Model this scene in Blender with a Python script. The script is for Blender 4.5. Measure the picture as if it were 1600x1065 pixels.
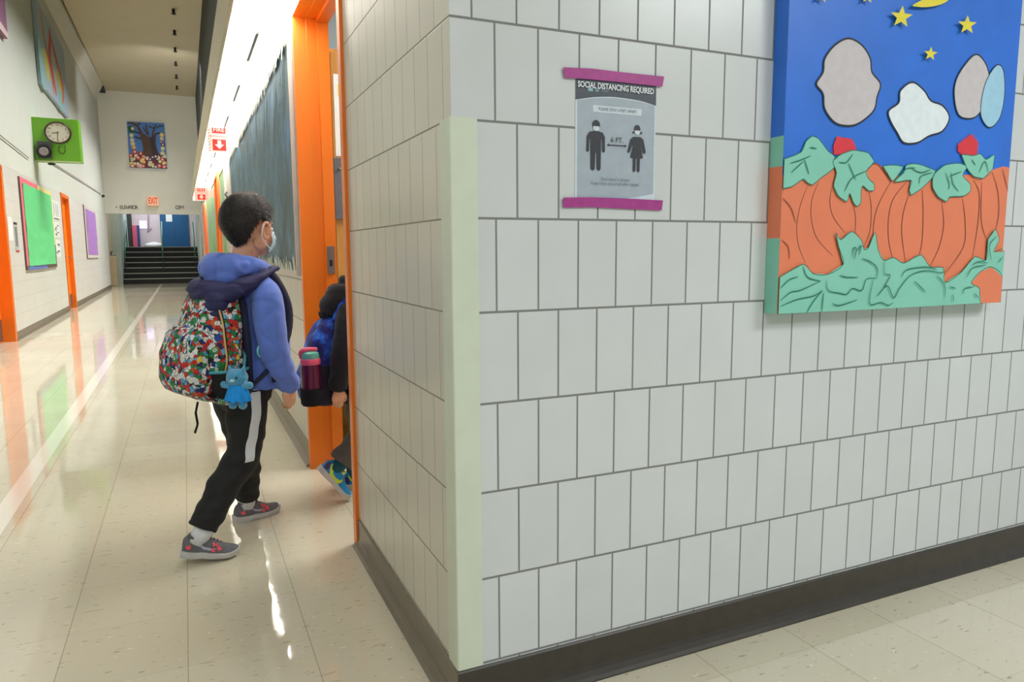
import bpy, bmesh, math, random
from mathutils import Vector, Matrix, noise
from mathutils.bvhtree import BVHTree
import numpy as np

for o in list(bpy.data.objects): bpy.data.objects.remove(o, do_unlink=True)
SC = bpy.context.scene
COL = SC.collection
rnd = random.Random(7)

# ------------------------------------------------------------------ camera
FOC, YAW, PIT, ROL = 1119.74, 0.4256, -0.1242, -0.0057
CAM = Vector((-0.5186, -1.4455, 1.0551))
_cy, _sy, _cp, _sp = math.cos(YAW), math.sin(YAW), math.cos(PIT), math.sin(PIT)
FW = Vector((_sy*_cp, _cy*_cp, _sp))
_rt = Vector((_cy, -_sy, 0)); _up = _rt.cross(FW)
RT = math.cos(ROL)*_rt + math.sin(ROL)*_up
UP = -math.sin(ROL)*_rt + math.cos(ROL)*_up
cd = bpy.data.cameras.new('camera'); co = bpy.data.objects.new('camera', cd); COL.objects.link(co)
cd.sensor_width = 36; cd.lens = FOC/1600*36; cd.clip_start = .02; cd.clip_end = 200
M = Matrix((RT, UP, -FW)).transposed().to_4x4(); M.translation = CAM
co.matrix_world = M
SC.camera = co

def ray(px, py): return FW*FOC + RT*(px-800) - UP*(py-532.5)
def on(px, py, ax, val):
    """point where the sight line of a measured spot meets the plane axis = val"""
    d = ray(px, py); i = 'xyz'.index(ax)
    return CAM + d*((val-CAM[i])/d[i])

# ------------------------------------------------------------------ view, world, large lights
SC.view_settings.view_transform = 'Standard'
SC.view_settings.look = 'None'
SC.view_settings.gamma = 1
SC.view_settings.exposure = 0.18
SC.view_settings.use_curve_mapping = False
w = bpy.data.worlds.new('world'); SC.world = w; w.use_nodes = True
w.node_tree.nodes['Background'].inputs[0].default_value = (.86, .95, 1, 1)
w.node_tree.nodes['Background'].inputs[1].default_value = 0.42

def area(name, loc, target, sx, sy, power, color=(1, 1, 1), spread=180):
    l = bpy.data.lights.new(name, 'AREA'); l.shape = 'RECTANGLE'; l.size = sx; l.size_y = sy
    l.energy = power; l.color = color; l.spread = math.radians(spread)
    o = bpy.data.objects.new(name, l); COL.objects.link(o); o.location = loc
    d = Vector(target)-Vector(loc); o.rotation_euler = d.to_track_quat('-Z', 'Y').to_euler()
    return o
COOL = (.93, .97, 1.0)
area('lobby_light', (2.3, -2.1, 2.66), (2.3, -2.1, 0), 1.2, .6, 52, COOL)
area('lobby_light', (.1, -2.9, 2.66), (.1, -2.9, 0), 1.2, .6, 45, COOL)
area('corridor_light', (-1.5, -.3, 2.9), (-1.5, -.3, 0), .5, 1.6, 14, COOL)
area('corridor_high_light', (-.05, 13, 5.8), (-2.0, 13, 1.6), 20, .12, 340, (1, .98, .95), 74)
area('end_wall_fill', (-.3, 17.5, 5.4), (-1.3, 24, 2.3), 1.2, .3, 38, (1, .98, .94), 120)  # added fill with no fixture behind it, lifts the dark end wall
area('classroom_light', (1.6, 2.0, 2.6), (1.0, 2.0, .6), 1.2, 1.2, 60, (1, .98, .94))
area('alcove_fill', (-1.3, 25.6, 3.4), (-2.2, 25.6, 0), 1.6, .8, 26, COOL)  # unseen fill added to brighten the alcove
area('landing_light', (-1.6, 29.6, 3.3), (-1.6, 30, 0), 2, 1.5, 45, COOL)

# ------------------------------------------------------------------ materials
def lin(c):
    c = c/255
    return c/12.92 if c <= .04045 else ((c+.055)/1.055)**2.4
def rgb(r, g, b): return (lin(r), lin(g), lin(b), 1)
MATS = {}
class NT:
    def __init__(s, m): s.t = m.node_tree; s.n = s.t.nodes; s.l = s.t.links
    def node(s, typ, **k):
        x = s.n.new(typ)
        for a, b in k.items(): setattr(x, a, b)
        return x
    def put(s, sock, v):
        if isinstance(v, bpy.types.NodeSocket): s.l.new(v, sock)
        elif v is not None: sock.default_value = v
    def math(s, op, a, b=None, c=None):
        x = s.node('ShaderNodeMath', operation=op)
        s.put(x.inputs[0], a); s.put(x.inputs[1], b) if b is not None else None
        if c is not None: s.put(x.inputs[2], c)
        return x.outputs[0]
    def mix(s, f, a, b, bt='MIX'):
        x = s.node('ShaderNodeMix', data_type='RGBA', blend_type=bt)
        s.put(x.inputs[0], f); s.put(x.inputs[6], a); s.put(x.inputs[7], b)
        return x.outputs[2]
    def noise(s, vec, scale, detail=3, rough=.5):
        x = s.node('ShaderNodeTexNoise'); x.inputs['Scale'].default_value = scale
        x.inputs['Detail'].default_value = detail; x.inputs['Roughness'].default_value = rough
        s.put(x.inputs['Vector'], vec); return x.outputs[0]
    def coord(s): return s.node('ShaderNodeTexCoord').outputs['Object']
    def mapping(s, vec, scale=(1, 1, 1), loc=(0, 0, 0)):
        x = s.node('ShaderNodeMapping'); s.put(x.inputs[0], vec)
        x.inputs['Scale'].default_value = scale; x.inputs['Location'].default_value = loc
        return x.outputs[0]
    def ramp(s, f, stops, mode='LINEAR'):
        x = s.node('ShaderNodeValToRGB'); x.color_ramp.interpolation = mode
        e = x.color_ramp.elements
        while len(e) < len(stops): e.new(.5)
        for q, (p, c) in zip(e, stops): q.position = p; q.color = c
        s.put(x.inputs[0], f); return x.outputs[0]
    def bump(s, h, strength=.3, dist=.002):
        x = s.node('ShaderNodeBump'); x.inputs['Strength'].default_value = strength
        x.inputs['Distance'].default_value = dist; s.put(x.inputs['Height'], h)
        s.l.new(x.outputs[0], s.bsdf.inputs['Normal'])
def newmat(name, col=(200, 200, 200), rough=.5, metal=0, spec=.5, coat=0, emit=None, estr=0, alpha=1, trans=0, sub=0, sheen=0):
    m = bpy.data.materials.new(name); m.use_nodes = True
    t = NT(m); t.bsdf = t.n['Principled BSDF']; b = t.bsdf.inputs
    b['Base Color'].default_value = rgb(*col); b['Roughness'].default_value = rough
    b['Metallic'].default_value = metal; b['Specular IOR Level'].default_value = spec
    b['Coat Weight'].default_value = coat; b['Transmission Weight'].default_value = trans
    if sub:
        b['Subsurface Weight'].default_value = sub; b['Subsurface Radius'].default_value = (.012, .004, .002); b['Subsurface Scale'].default_value = 1
    if sheen: b['Sheen Weight'].default_value = sheen
    if emit: b['Emission Color'].default_value = rgb(*emit); b['Emission Strength'].default_value = estr
    MATS[name] = m
    return m, t
def plain(name, col, rough=.5, var=.06, scale=30, bump=0, **k):
    """a flat colour broken up by fine procedural mottling"""
    m, t = newmat(name, col, rough, **k)
    n = t.noise(t.coord(), scale, 4)
    lo = tuple(max(0, v*(1-var)) for v in rgb(*col)[:3])+(1,); hi = tuple(min(1, v*(1+var)) for v in rgb(*col)[:3])+(1,)
    t.put(t.bsdf.inputs['Base Color'], t.ramp(n, [(.3, lo), (.7, hi)]))
    if bump: t.bump(n, bump, .002)
    return m

H, W, B = .2032, .1022, .11          # course height, tile width, top of base
def tile_mat(name, axis, off, base, dark, jw, jh, rough=.28):
    m, t = newmat(name, base, rough)
    s = t.node('ShaderNodeSeparateXYZ'); t.put(s.inputs[0], t.coord())
    u = s.outputs[axis]; z = s.outputs[2]
    k = t.math('DIVIDE', t.math('SUBTRACT', z, B), H); row = t.math('FLOOR', k)
    par = t.math('MODULO', t.math('ADD', row, 20), 2)
    uu = t.math('SUBTRACT', t.math('DIVIDE', t.math('SUBTRACT', u, off), W), t.math('MULTIPLY', par, .5))
    def dist(v, size):
        f = t.math('FRACT', v); return t.math('MULTIPLY', t.math('MINIMUM', f, t.math('SUBTRACT', 1, f)), size)
    du = dist(uu, W); dz = dist(k, H)
    def line(d, wd):
        x = t.node('ShaderNodeMapRange', interpolation_type='SMOOTHSTEP'); t.put(x.inputs[0], d)
        x.inputs[1].default_value = wd*.55; x.inputs[2].default_value = wd*1.15; x.inputs[3].default_value = 1; x.inputs[4].default_value = 0
        return x.outputs[0]
    g = t.math('MAXIMUM', line(du, jw), line(dz, jh))
    wn = t.node('ShaderNodeTexWhiteNoise', noise_dimensions='2D'); cv = t.node('ShaderNodeCombineXYZ')
    t.put(cv.inputs[0], t.math('FLOOR', uu)); t.put(cv.inputs[1], row); t.put(wn.inputs['Vector'], cv.outputs[0])
    n = t.noise(t.coord(), 9, 3)
    v = t.math('ADD', t.math('MULTIPLY', wn.outputs[0], .05), t.math('MULTIPLY', n, .10))
    v = t.math('ADD', v, .92)
    c0 = t.node('ShaderNodeVectorMath', operation='SCALE'); c0.inputs[0].default_value = rgb(*base)[:3]; t.put(c0.inputs['Scale'], v)
    t.put(t.bsdf.inputs['Base Color'], t.mix(g, c0.outputs[0], rgb(*dark)))
    t.put(t.bsdf.inputs['Roughness'], t.math('ADD', t.math('MULTIPLY', g, .5), rough))
    t.bump(t.math('ADD', t.math('MULTIPLY', g, -1), t.math('MULTIPLY', t.noise(t.coord(), 60, 2), .06)), .5, .002)
    return m
M_TILE_F = tile_mat('glazed_block_front', 0, .1002, (208, 212, 211), (126, 127, 124), .0025, .0030)
M_TILE_L = tile_mat('glazed_block_side', 1, .0971+.5*W, (208, 204, 189), (140, 136, 122), .0014, .0022)  # same block, bounced warm light mixed into its colour

def block_paint():
    m, t = newmat('painted_block', (214, 215, 212), .42)
    s = t.node('ShaderNodeSeparateXYZ'); t.put(s.inputs[0], t.coord())
    z = s.outputs[2]; y = s.outputs[1]
    k = t.math('DIVIDE', t.math('SUBTRACT', z, .1), .2032); f = t.math('FRACT', k)
    d = t.math('MINIMUM', f, t.math('SUBTRACT', 1, f))
    par = t.math('MODULO', t.math('FLOOR', k), 2)
    uf = t.math('FRACT', t.math('ADD', t.math('DIVIDE', y, .6), t.math('MULTIPLY', par, .5)))
    d2 = t.math('MINIMUM', uf, t.math('SUBTRACT', 1, uf))
    g = t.math('MAXIMUM', t.math('LESS_THAN', d, .02), t.math('MULTIPLY', t.math('LESS_THAN', d2, .008), .6))
    low = t.math('LESS_THAN', z, 2.15)
    g = t.math('MULTIPLY', g, low)
    n = t.noise(t.coord(), 1.2, 4)
    c = t.ramp(n, [(.3, rgb(208, 209, 204)), (.7, rgb(216, 217, 214))])
    t.put(t.bsdf.inputs['Base Color'], t.mix(t.math('MULTIPLY', g, .30), c, rgb(160, 156, 148)))
    t.bump(t.math('MULTIPLY', g, -1), .3, .002)
    return m
M_BLOCK = block_paint()
M_PLASTER = plain('plaster_cream', (220, 219, 206), .75, .02, 3)
M_CEIL = plain('ceiling_cream', (206, 196, 168), .85, .02, 2)
M_DARK = plain('charcoal_paint', (54, 58, 56), .8, .1, 4)
M_BASE = plain('vinyl_base', (60, 55, 48), .34, .12, 25)
M_ORANGE = plain('orange_enamel', (240, 122, 26), .33, .03, 5)
M_WHITE = plain('white_paint', (232, 232, 228), .5, .02, 8)
M_GUARD = plain('guard_vinyl', (208, 216, 196), .38, .03, 14)
M_BLACK = plain('black_plastic', (22, 22, 24), .4, .1, 20)
M_STEEL = plain('brushed_steel', (150, 148, 146), .35, .06, 60, metal=.8)
M_ALU = plain('aluminium_frame', (196, 190, 182), .4, .05, 20, metal=.2)

def floor_mat():
    m, t = newmat('vinyl_tile_floor', (205, 196, 172), .075, spec=.62)
    s = t.node('ShaderNodeSeparateXYZ'); co_ = t.coord(); t.put(s.inputs[0], co_)
    x, y = s.outputs[0], s.outputs[1]
    def fr(v, off, p):
        q = t.math('DIVIDE', t.math('SUBTRACT', v, off), p); f = t.math('FRACT', q)
        return t.math('FLOOR', q), t.math('MULTIPLY', t.math('MINIMUM', f, t.math('SUBTRACT', 1, f)), p)
    ix, dx = fr(x, -.5687, .3048); iy, dy = fr(y, -.133, .3048)
    jx = t.math('LESS_THAN', dx, .0011); jy = t.math('LESS_THAN', dy, .0009)
    wn = t.node('ShaderNodeTexWhiteNoise', noise_dimensions='2D'); cv = t.node('ShaderNodeCombineXYZ')
    t.put(cv.inputs[0], ix); t.put(cv.inputs[1], iy); t.put(wn.inputs['Vector'], cv.outputs[0])
    big = t.noise(co_, .9, 3)
    c = t.ramp(big, [(.3, rgb(198, 190, 166)), (.7, rgb(210, 203, 182))])
    c = t.mix(t.math('MULTIPLY', wn.outputs[0], .35), c, rgb(190, 181, 156))
    # flecks, long axis across the corridor
    f1 = t.noise(t.mapping(co_, (26, 85, 40)), 1, 2)
    c = t.mix(t.math('MULTIPLY', t.math('GREATER_THAN', f1, .685), .6), c, rgb(140, 128, 100))
    f2 = t.noise(t.mapping(co_, (40, 110, 40), (5, 3, 1)), 1, 2)
    c = t.mix(t.math('MULTIPLY', t.math('GREATER_THAN', f2, .70), .7), c, rgb(232, 226, 206))
    f3 = t.noise(t.mapping(co_, (14, 50, 40), (9, 1, 1)), 1, 1)
    c = t.mix(t.math('MULTIPLY', t.math('GREATER_THAN', f3, .72), .3), c, rgb(150, 130, 90))
    j = t.math('MAXIMUM', jx, t.math('MULTIPLY', jy, .45))
    c = t.mix(t.math('MULTIPLY', j, .55), c, rgb(110, 98, 74))
    t.put(t.bsdf.inputs['Base Color'], c)
    r = t.noise(co_, 3, 4)
    rr = t.node('ShaderNodeMapRange'); t.put(rr.inputs[0], r); rr.inputs[3].default_value = .02; rr.inputs[4].default_value = .085
    t.put(t.bsdf.inputs['Roughness'], rr.outputs[0])
    hgt = t.math('ADD', t.math('MULTIPLY', t.noise(co_, 5, 2), 1), t.math('MULTIPLY', t.noise(co_, 28, 2), .10))
    # bump tilt added near the wall to shift the strip-light reflection
    hgt = t.math('ADD', hgt, t.math('MULTIPLY', t.math('MINIMUM', t.math('MAXIMUM', x, -.7), .0), 20))
    t.bump(hgt, .16, .006)
    return m
M_FLOOR = floor_mat()

# ------------------------------------------------------------------ mesh helpers
def finish(name, bm, mats, parent=None, smooth=None, bevel=0, loc=None):
    if not isinstance(mats, (list, tuple)): mats = [mats]
    bmesh.ops.recalc_face_normals(bm, faces=bm.faces)
    me = bpy.data.meshes.new(name); bm.to_mesh(me); bm.free()
    for m in mats: me.materials.append(m)
    o = bpy.data.objects.new(name, me); COL.objects.link(o)
    if smooth: me.shade_smooth() if smooth is True else me.shade_smooth()
    if smooth == 'auto':
        try:
            me.set_sharp_from_angle(angle=math.radians(38))
        except Exception: pass
    if bevel:
        b = o.modifiers.new('bevel', 'BEVEL'); b.width = bevel; b.segments = 2; b.limit_method = 'ANGLE'
    if parent:
        o.parent = parent; o.matrix_parent_inverse = parent.matrix_world.inverted()
    return o
def root(name, loc, label, cat, group=None, rz=0):
    o = bpy.data.objects.new(name, None); COL.objects.link(o)
    o.empty_display_size = .1; o.location = loc; o.rotation_euler[2] = rz
    o.matrix_world = Matrix.Translation(loc) @ Matrix.Rotation(rz, 4, 'Z')
    return tag(o, label, cat, group)
def tag(o, label, cat, group=None):
    o['label'] = label; o['category'] = cat
    if group: o['group'] = group
    return o
def struct(o): o['kind'] = 'structure'; return o
def box(bm, x0, x1, y0, y1, z0, z1, mi=0, f=None):
    f = f or (lambda p: Vector(p))
    v = [bm.verts.new(f((x, y, z))) for z in (z0, z1) for y in (y0, y1) for x in (x0, x1)]
    for q in ((0, 2, 3, 1), (4, 5, 7, 6), (0, 1, 5, 4), (2, 6, 7, 3), (0, 4, 6, 2), (1, 3, 7, 5)):
        fc = bm.faces.new([v[i] for i in q]); fc.material_index = mi
def bx(x0, x1, y0, y1, z0, z1, f=None):
    bm = bmesh.new(); box(bm, x0, x1, y0, y1, z0, z1, 0, f); return bm
def loft(bm, rings, mi=0, caps=True, closed=True):
    vs = [[bm.verts.new(Vector(p)) for p in r] for r in rings]
    n = len(vs[0])
    for a, b in zip(vs, vs[1:]):
        for i in range(n if closed else n-1):
            f = bm.faces.new((a[i], a[(i+1) % n], b[(i+1) % n], b[i])); f.material_index = mi
    if caps and closed:
        for r in (vs[0], vs[-1]):
            f = bm.faces.new(r); f.material_index = mi
    return vs
def frame_of(d):
    d = d.normalized(); a = Vector((0, 0, 1)) if abs(d.z) < .9 else Vector((0, 1, 0))
    u = d.cross(a).normalized(); return u, d.cross(u).normalized()
def catmull(pts, n=6):
    P = [Vector(p) for p in pts]; out = []
    for i in range(len(P)-1):
        p0 = P[max(i-1, 0)]; p1 = P[i]; p2 = P[i+1]; p3 = P[min(i+2, len(P)-1)]
        for k in range(n):
            s = k/n
            out.append(.5*((2*p1)+(p2-p0)*s+(2*p0-5*p1+4*p2-p3)*s*s+(3*p1-p0-3*p2+p3)*s**3))
    out.append(P[-1]); return out
def catmull_closed(pts, n=4):
    P = [Vector(p) for p in pts]; out = []; L = len(P)
    for i in range(L):
        p0, p1, p2, p3 = P[i-1], P[i], P[(i+1) % L], P[(i+2) % L]
        for k in range(n):
            s = k/n
            out.append(.5*((2*p1)+(p2-p0)*s+(2*p0-5*p1+4*p2-p3)*s*s+(3*p1-p0-3*p2+p3)*s**3))
    return out
def tube(bm, pts, rad, n=12, mi=0, rounded=True, flat=None, smoothn=0):
    """tube through pts; rad a number or list; flat = (axis vector, factor) squashes the section"""
    pts = [Vector(p) for p in pts]
    rad = list(rad) if isinstance(rad, (list, tuple)) else [rad]*len(pts)
    if smoothn:
        rp = catmull([Vector((r, 0, 0)) for r in rad], smoothn); pts = catmull(pts, smoothn); rad = [r.x for r in rp]
    rings = []; L = len(pts)
    u0 = None
    for i, p in enumerate(pts):
        d = (pts[min(i+1, L-1)]-pts[max(i-1, 0)])
        if d.length < 1e-9: d = Vector((0, 0, 1))
        d.normalize()
        if u0 is None: u, v = frame_of(d)
        else:
            u = (u0-d*u0.dot(d)).normalized(); v = d.cross(u)
        u0 = u
        def ring(c, r, sh=0):
            o = []
            for k in range(n):
                a = 2*math.pi*k/n; q = (u*math.cos(a)+v*math.sin(a))*r
                if flat: ax = Vector(flat[0]).normalized(); q -= ax*q.dot(ax)*(1-flat[1])
                o.append(c+q)
            return o
        if rounded and i == 0:
            for a in (80, 50, 25): a = math.radians(a); rings.append(ring(p-d*rad[0]*math.sin(a), rad[0]*math.cos(a)))
        rings.append(ring(p, rad[i]))
        if rounded and i == L-1:
            for a in (25, 50, 80): a = math.radians(a); rings.append(ring(p+d*rad[i]*math.sin(a), rad[i]*math.cos(a)))
    loft(bm, rings, mi)
def ellipsoid(bm, c, r, mi=0, seg=24, rot=None):
    mt = Matrix.Translation(c) @ (rot.to_4x4() if rot else Matrix()) @ Matrix.Diagonal((*r, 1))
    res = bmesh.ops.create_uvsphere(bm, u_segments=seg, v_segments=seg//2, radius=1, matrix=mt)
    for v in res['verts']:
        for f in v.link_faces: f.material_index = mi
def selr(c, a, b, e=2.6, n=36, u=Vector((1, 0, 0)), v=Vector((0, 1, 0))):
    """superellipse ring"""
    o = []
    for k in range(n):
        t = 2*math.pi*k/n; ct, st = math.cos(t), math.sin(t)
        o.append(Vector(c)+u*a*math.copysign(abs(ct)**(2/e), ct)+v*b*math.copysign(abs(st)**(2/e), st))
    return o
def fuse(bm, voxel, smooth=6, factor=.5):
    """union of overlapping closed shapes as one continuous skin"""
    bmesh.ops.recalc_face_normals(bm, faces=bm.faces)
    me = bpy.data.meshes.new('tmp'); bm.to_mesh(me); bm.free()
    o = bpy.data.objects.new('tmp', me); COL.objects.link(o)
    r = o.modifiers.new('r', 'REMESH'); r.mode = 'VOXEL'; r.voxel_size = voxel
    s = o.modifiers.new('s', 'SMOOTH'); s.iterations = smooth; s.factor = factor
    dg = bpy.context.evaluated_depsgraph_get(); dg.update()
    m2 = bpy.data.meshes.new_from_object(o.evaluated_get(dg))
    bpy.data.objects.remove(o); b2 = bmesh.new(); b2.from_mesh(m2); bpy.data.meshes.remove(m2)
    return b2
def wrinkle(bm, fn):
    bm.normal_update()
    mv = [(v, v.normal.copy()*fn(v.co)) for v in bm.verts]
    for v, d in mv: v.co += d
def nz(p, s, off=0): return noise.noise(Vector((p[0]*s[0]+off, p[1]*s[1]+off*1.7, p[2]*s[2])))
FONT = None
def text_bm(bm, s, size, mt, mi=0, ext=.0002, align='CENTER', sx=1, bold=0):
    cu = bpy.data.curves.new('t', 'FONT'); cu.body = s; cu.size = size; cu.extrude = ext
    cu.align_x = align; cu.align_y = 'CENTER'; cu.offset = bold; cu.resolution_u = 3
    o = bpy.data.objects.new('t', cu); COL.objects.link(o)
    dg = bpy.context.evaluated_depsgraph_get(); dg.update()
    me = bpy.data.meshes.new_from_object(o.evaluated_get(dg))
    bpy.data.objects.remove(o)
    me.transform(mt @ Matrix.Diagonal((sx, 1, 1, 1)))
    n0 = len(bm.faces); bm.from_mesh(me); bm.faces.ensure_lookup_table()
    for f in list(bm.faces)[n0:]: f.material_index = mi
    bpy.data.meshes.remove(me)

class Sheet:
    """flat artwork: shapes laid one over the other on a surface"""
    def __init__(s, mapf, nrm, mats): s.bm = bmesh.new(); s.map = mapf; s.n = Vector(nrm).normalized(); s.k = 0; s.mats = mats
    def _m(s, m):
        if m not in s.mats: s.mats.append(m)
        return s.mats.index(m)
    def poly(s, pts, m, smooth=0, step=.00012):
        s.k += 1
        if smooth: pts = [(p.x, p.y) for p in catmull_closed([(a, b, 0) for a, b in pts], smooth)]
        f = s.bm.faces.new([s.bm.verts.new(s.map(a, b)+s.n*s.k*step) for a, b in pts]); f.material_index = s._m(m)
    def stroke(s, pts, wd, m, step=.00012, n=5, closed=False):
        s.k += 1
        P = catmull_closed([(a, b, 0) for a, b in pts], n) if closed else catmull([(a, b, 0) for a, b in pts], n)
        if closed: P.append(P[0])
        L = []; R_ = []
        for i, p in enumerate(P):
            d = P[min(i+1, len(P)-1)]-P[max(i-1, 0)]
            if d.length < 1e-9: d = Vector((1, 0, 0))
            d.normalize(); t = 1 if closed else min(1, .45+2.2*min(i, len(P)-1-i)/len(P))
            q = Vector((-d.y, d.x, 0))*wd/2*t
            L.append(s.bm.verts.new(s.map(*(p+q).xy)+s.n*s.k*step)); R_.append(s.bm.verts.new(s.map(*(p-q).xy)+s.n*s.k*step))
        mi = s._m(m)
        for i in range(len(P)-1):
            f = s.bm.faces.new((L[i], L[i+1], R_[i+1], R_[i])); f.material_index = mi
    def disc(s, c, r, m, r2=None, n=14): s.poly([(c[0]+r*math.cos(2*math.pi*k/n), c[1]+(r2 or r)*math.sin(2*math.pi*k/n)) for k in range(n)], m)
    def done(s, name, parent=None): return finish(name, s.bm, s.mats, parent)
def paint(name, col, rough=.6): return MATS.get(name) or plain(name, col, rough, .05, 40)

# ================================================================== the building
def wlx(y): return -2.345-.0122*y            # face of the long left wall
def WL(p):                                   # (y, depth into the wall, z) -> world
    return Vector((wlx(p[0])-p[1], p[0], p[2]))
def wl_pt(px, py, out=0.0):
    d = ray(px, py); n = Vector((1, .0122, 0)); t = (-2.345+out-n.dot(CAM))/n.dot(d); return CAM+d*t
def zc(y): return 2.085+.0118*y              # underside of the strip light

bm = bmesh.new(); box(bm, -3.6, 6, -7, 26.9, -.12, 0); struct(finish('floor', bm, M_FLOOR))
# poster wall with its return face
bm = bmesh.new(); box(bm, 0, 6, 0, .16, 0, 2.95)
for f in bm.faces:
    c = f.calc_center_median(); f.material_index = 1 if c.x < .001 else 0
struct(finish('wall_front', bm, [M_TILE_F, M_TILE_L]))
bm = bmesh.new()
box(bm, 0, .13, .16, 1.074, 0, 2.95); box(bm, 0, .13, 1.074, 2.076, 2.126, 2.95); box(bm, 0, .13, 2.076, 24, 0, 2.42)
struct(finish('wall_right', bm, M_TILE_L))
bm = bx(.08, .3, 1.5, 24.1, 2.42, 6.1); struct(finish('wall_upper_right', bm, M_DARK))
# left wall in pieces around two recessed doorways
bm = bmesh.new()
for y0, y1, z0 in ((-6, 7.98, 0), (7.98, 9.0, 2.1), (9.0, 14.05, 0), (14.05, 15.1, 2.16), (15.1, 24.05, 0)):
    box(bm, y0, y1, 0, .3, z0, 2.15 if z0 < 2 else 2.161, 0, WL)
box(bm, -6, 24.05, .005, .3, 2.15, 6.1, 1, WL)
struct(finish('wall_left', bm, [M_BLOCK, plain('upper_wall_paint', (206, 211, 204), .6, .015, 3)]))
# end wall above the stair opening
bm = bmesh.new(); box(bm, -3.3, .2, 24, 24.15, 2.285, 6.1); box(bm, -3.3, -2.70, 24, 24.15, 0, 2.285); box(bm, -.01, .2, 24.0, 24.15, 0, 2.285)
struct(finish('wall_back', bm, M_PLASTER))
# ceilings
struct(finish('ceiling', bx(-3.2, .3, 1.5, 24.15, 5.95, 6.1), M_CEIL))
struct(finish('ceiling_lobby', bx(-3.2, 6, -7, 1.5, 2.95, 3.1), M_WHITE))
struct(finish('wall_bulkhead', bx(-3.2, .3, 1.45, 1.5, 3.1, 6.1), M_PLASTER))
bm = bmesh.new()        # sloped casing where the left wall meets the ceiling, end shadow put in as charcoal
for y0, y1, mi in ((1.5, 23.3, 0),):
    r = []
    for y in (y0, y1):
        xw = wlx(y)
        r.append([(xw, y, 5.5), (-2.41, y, 5.949), (xw, y, 5.949)])
    loft(bm, r)
for f in bm.faces:
    if f.calc_center_median().y > 23.2: f.material_index = 1
box(bm, -2.63, -2.40, 23.3, 23.99, 5.86, 5.949, 1)  # dark box stands in for the shadow past the casing end
struct(finish('trim_1', bm, [M_PLASTER, M_DARK]))
# valance in front of the strip lights
bm = bmesh.new()
r = [[(-.285, y, zc(y)-.005), (-.27, y, zc(y)-.005), (-.27, y, zc(y)+.235), (-.008, y, zc(y)+.235), (-.008, y, zc(y)+.25), (-.285, y, zc(y)+.25)] for y in (.9, 17.6)]
loft(bm, r); struct(finish('trim_2', bm, plain('valance_paint', (206, 198, 172), .6, .02, 6)))
bm = bmesh.new(); tube(bm, [(-.2, y, zc(y)+.285) for y in (1, 6, 12, 17.5)], .022, 10)
tag(finish('conduit_pipe', bm, M_STEEL, smooth=True), 'grey metal conduit pipe lying along the top of the light valance', 'pipe')
# baseboards with a coved toe
def base_profile(n, t=.006, h=.105):
    return [(0, 0), (t+.018, 0), (t+.018, .004), (t+.010, .010), (t+.003, .022), (t, .034), (t, h-.004), (t-.003, h), (0, h)]
def baseboard(name, p0, p1, out, mat=M_BASE):
    bm = bmesh.new(); p0, p1, out = Vector((*p0, 0)), Vector((*p1, 0)), Vector((*out, 0))
    loft(bm, [[p+out*a+Vector((0, 0, z)) for a, z in base_profile(0)] for p in (p0, p1)])
    return struct(finish(name, bm, mat))
baseboard('baseboard_front', (-.0055, 0), (6, 0), (0, -1))
M_BASE_LIT = plain('vinyl_base_lit', (112, 103, 88), .3, .08, 25)  # same base, paler: lamp sheen painted into the colour
baseboard('baseboard_right', (0, -.0055), (0, 1.055), (-1, 0), M_BASE_LIT)
baseboard('baseboard_right_far', (0, 2.125), (0, 24), (-1, 0), M_BASE_LIT)
for i, (a, b) in enumerate(((-6, 7.97), (9.02, 14.04), (15.12, 24))):
    baseboard('baseboard_left', (wlx(a), a), (wlx(b), b), (1, 0), M_BASE_LIT)
# corner guard
bm = bmesh.new(); t = .0045
prof = [(-t, .058), (-t, .001)]+[(-t+.004*(1-math.cos(a)), -t+.004*(1-math.sin(a))) for a in (0, .4, .8, 1.2, 1.57)]+[(.057, -t), (.058, -t*.3), (.058, 0), (0, 0), (0, .058), (-t*.3, .059)]
loft(bm, [[(x, y, z) for x, y in prof] for z in (.108, 1.333)])
tag(finish('corner_guard', bm, M_GUARD), 'pale green vinyl corner guard on the tiled wall corner', 'corner guard')

# ---- floor line
bm = bmesh.new()
loft(bm, [[(-1.285, y, .0), (-1.205+.057*0, y, .0), (-1.205, y, .0008), (-1.285, y, .0008)] if y < 0 else [(-1.330, y, .0), (-1.262, y, .0), (-1.262, y, .0008), (-1.330, y, .0008)] for y in (-2.5, 26.7)])
struct(finish('trim_3', bm, newmat('floor_line', (226, 220, 206), .1)[0]))

# ---- doorway: orange pressed-steel frame with a stepped reveal
dr = root('door_1', (0.05, 1.575, 0), 'orange steel door frame of the classroom doorway beside the tiled corner', 'door frame'); dr['kind'] = 'structure'
def jamb_prof(s):
    # (x, y inward) s = +1 far jamb at y 2.07 (section grows to +y)
    y = 2.07 if s > 0 else 1.08
    P = [(-.012, y), (.047, y), (.049, y-.001*s), (.093, y-.001*s), (.095, y-.016*s), (.139, y-.016*s), (.146, y-.016*s), (.146, y+.045*s), (.132, y+.045*s), (.132, y+.004*s), (.0, y+.004*s), (0, y+.045*s), (-.012, y+.045*s)]
    return P
for s in (1, -1):
    bm = bmesh.new(); loft(bm, [[(x, y, z) for x, y in jamb_prof(s)] for z in (0, 2.12)])
    finish('door_jamb', bm, M_ORANGE, dr)
bm = bmesh.new()
PH = [(-.012, 2.12), (.047, 2.12), (.049, 2.119), (.093, 2.119), (.095, 2.104), (.139, 2.104), (.146, 2.104), (.146, 2.165), (.132, 2.165), (.132, 2.124), (0, 2.124), (0, 2.165), (-.012, 2.165)]
loft(bm, [[(x, y, z) for x, z in PH] for y in (1.036, 2.114)])
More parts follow.
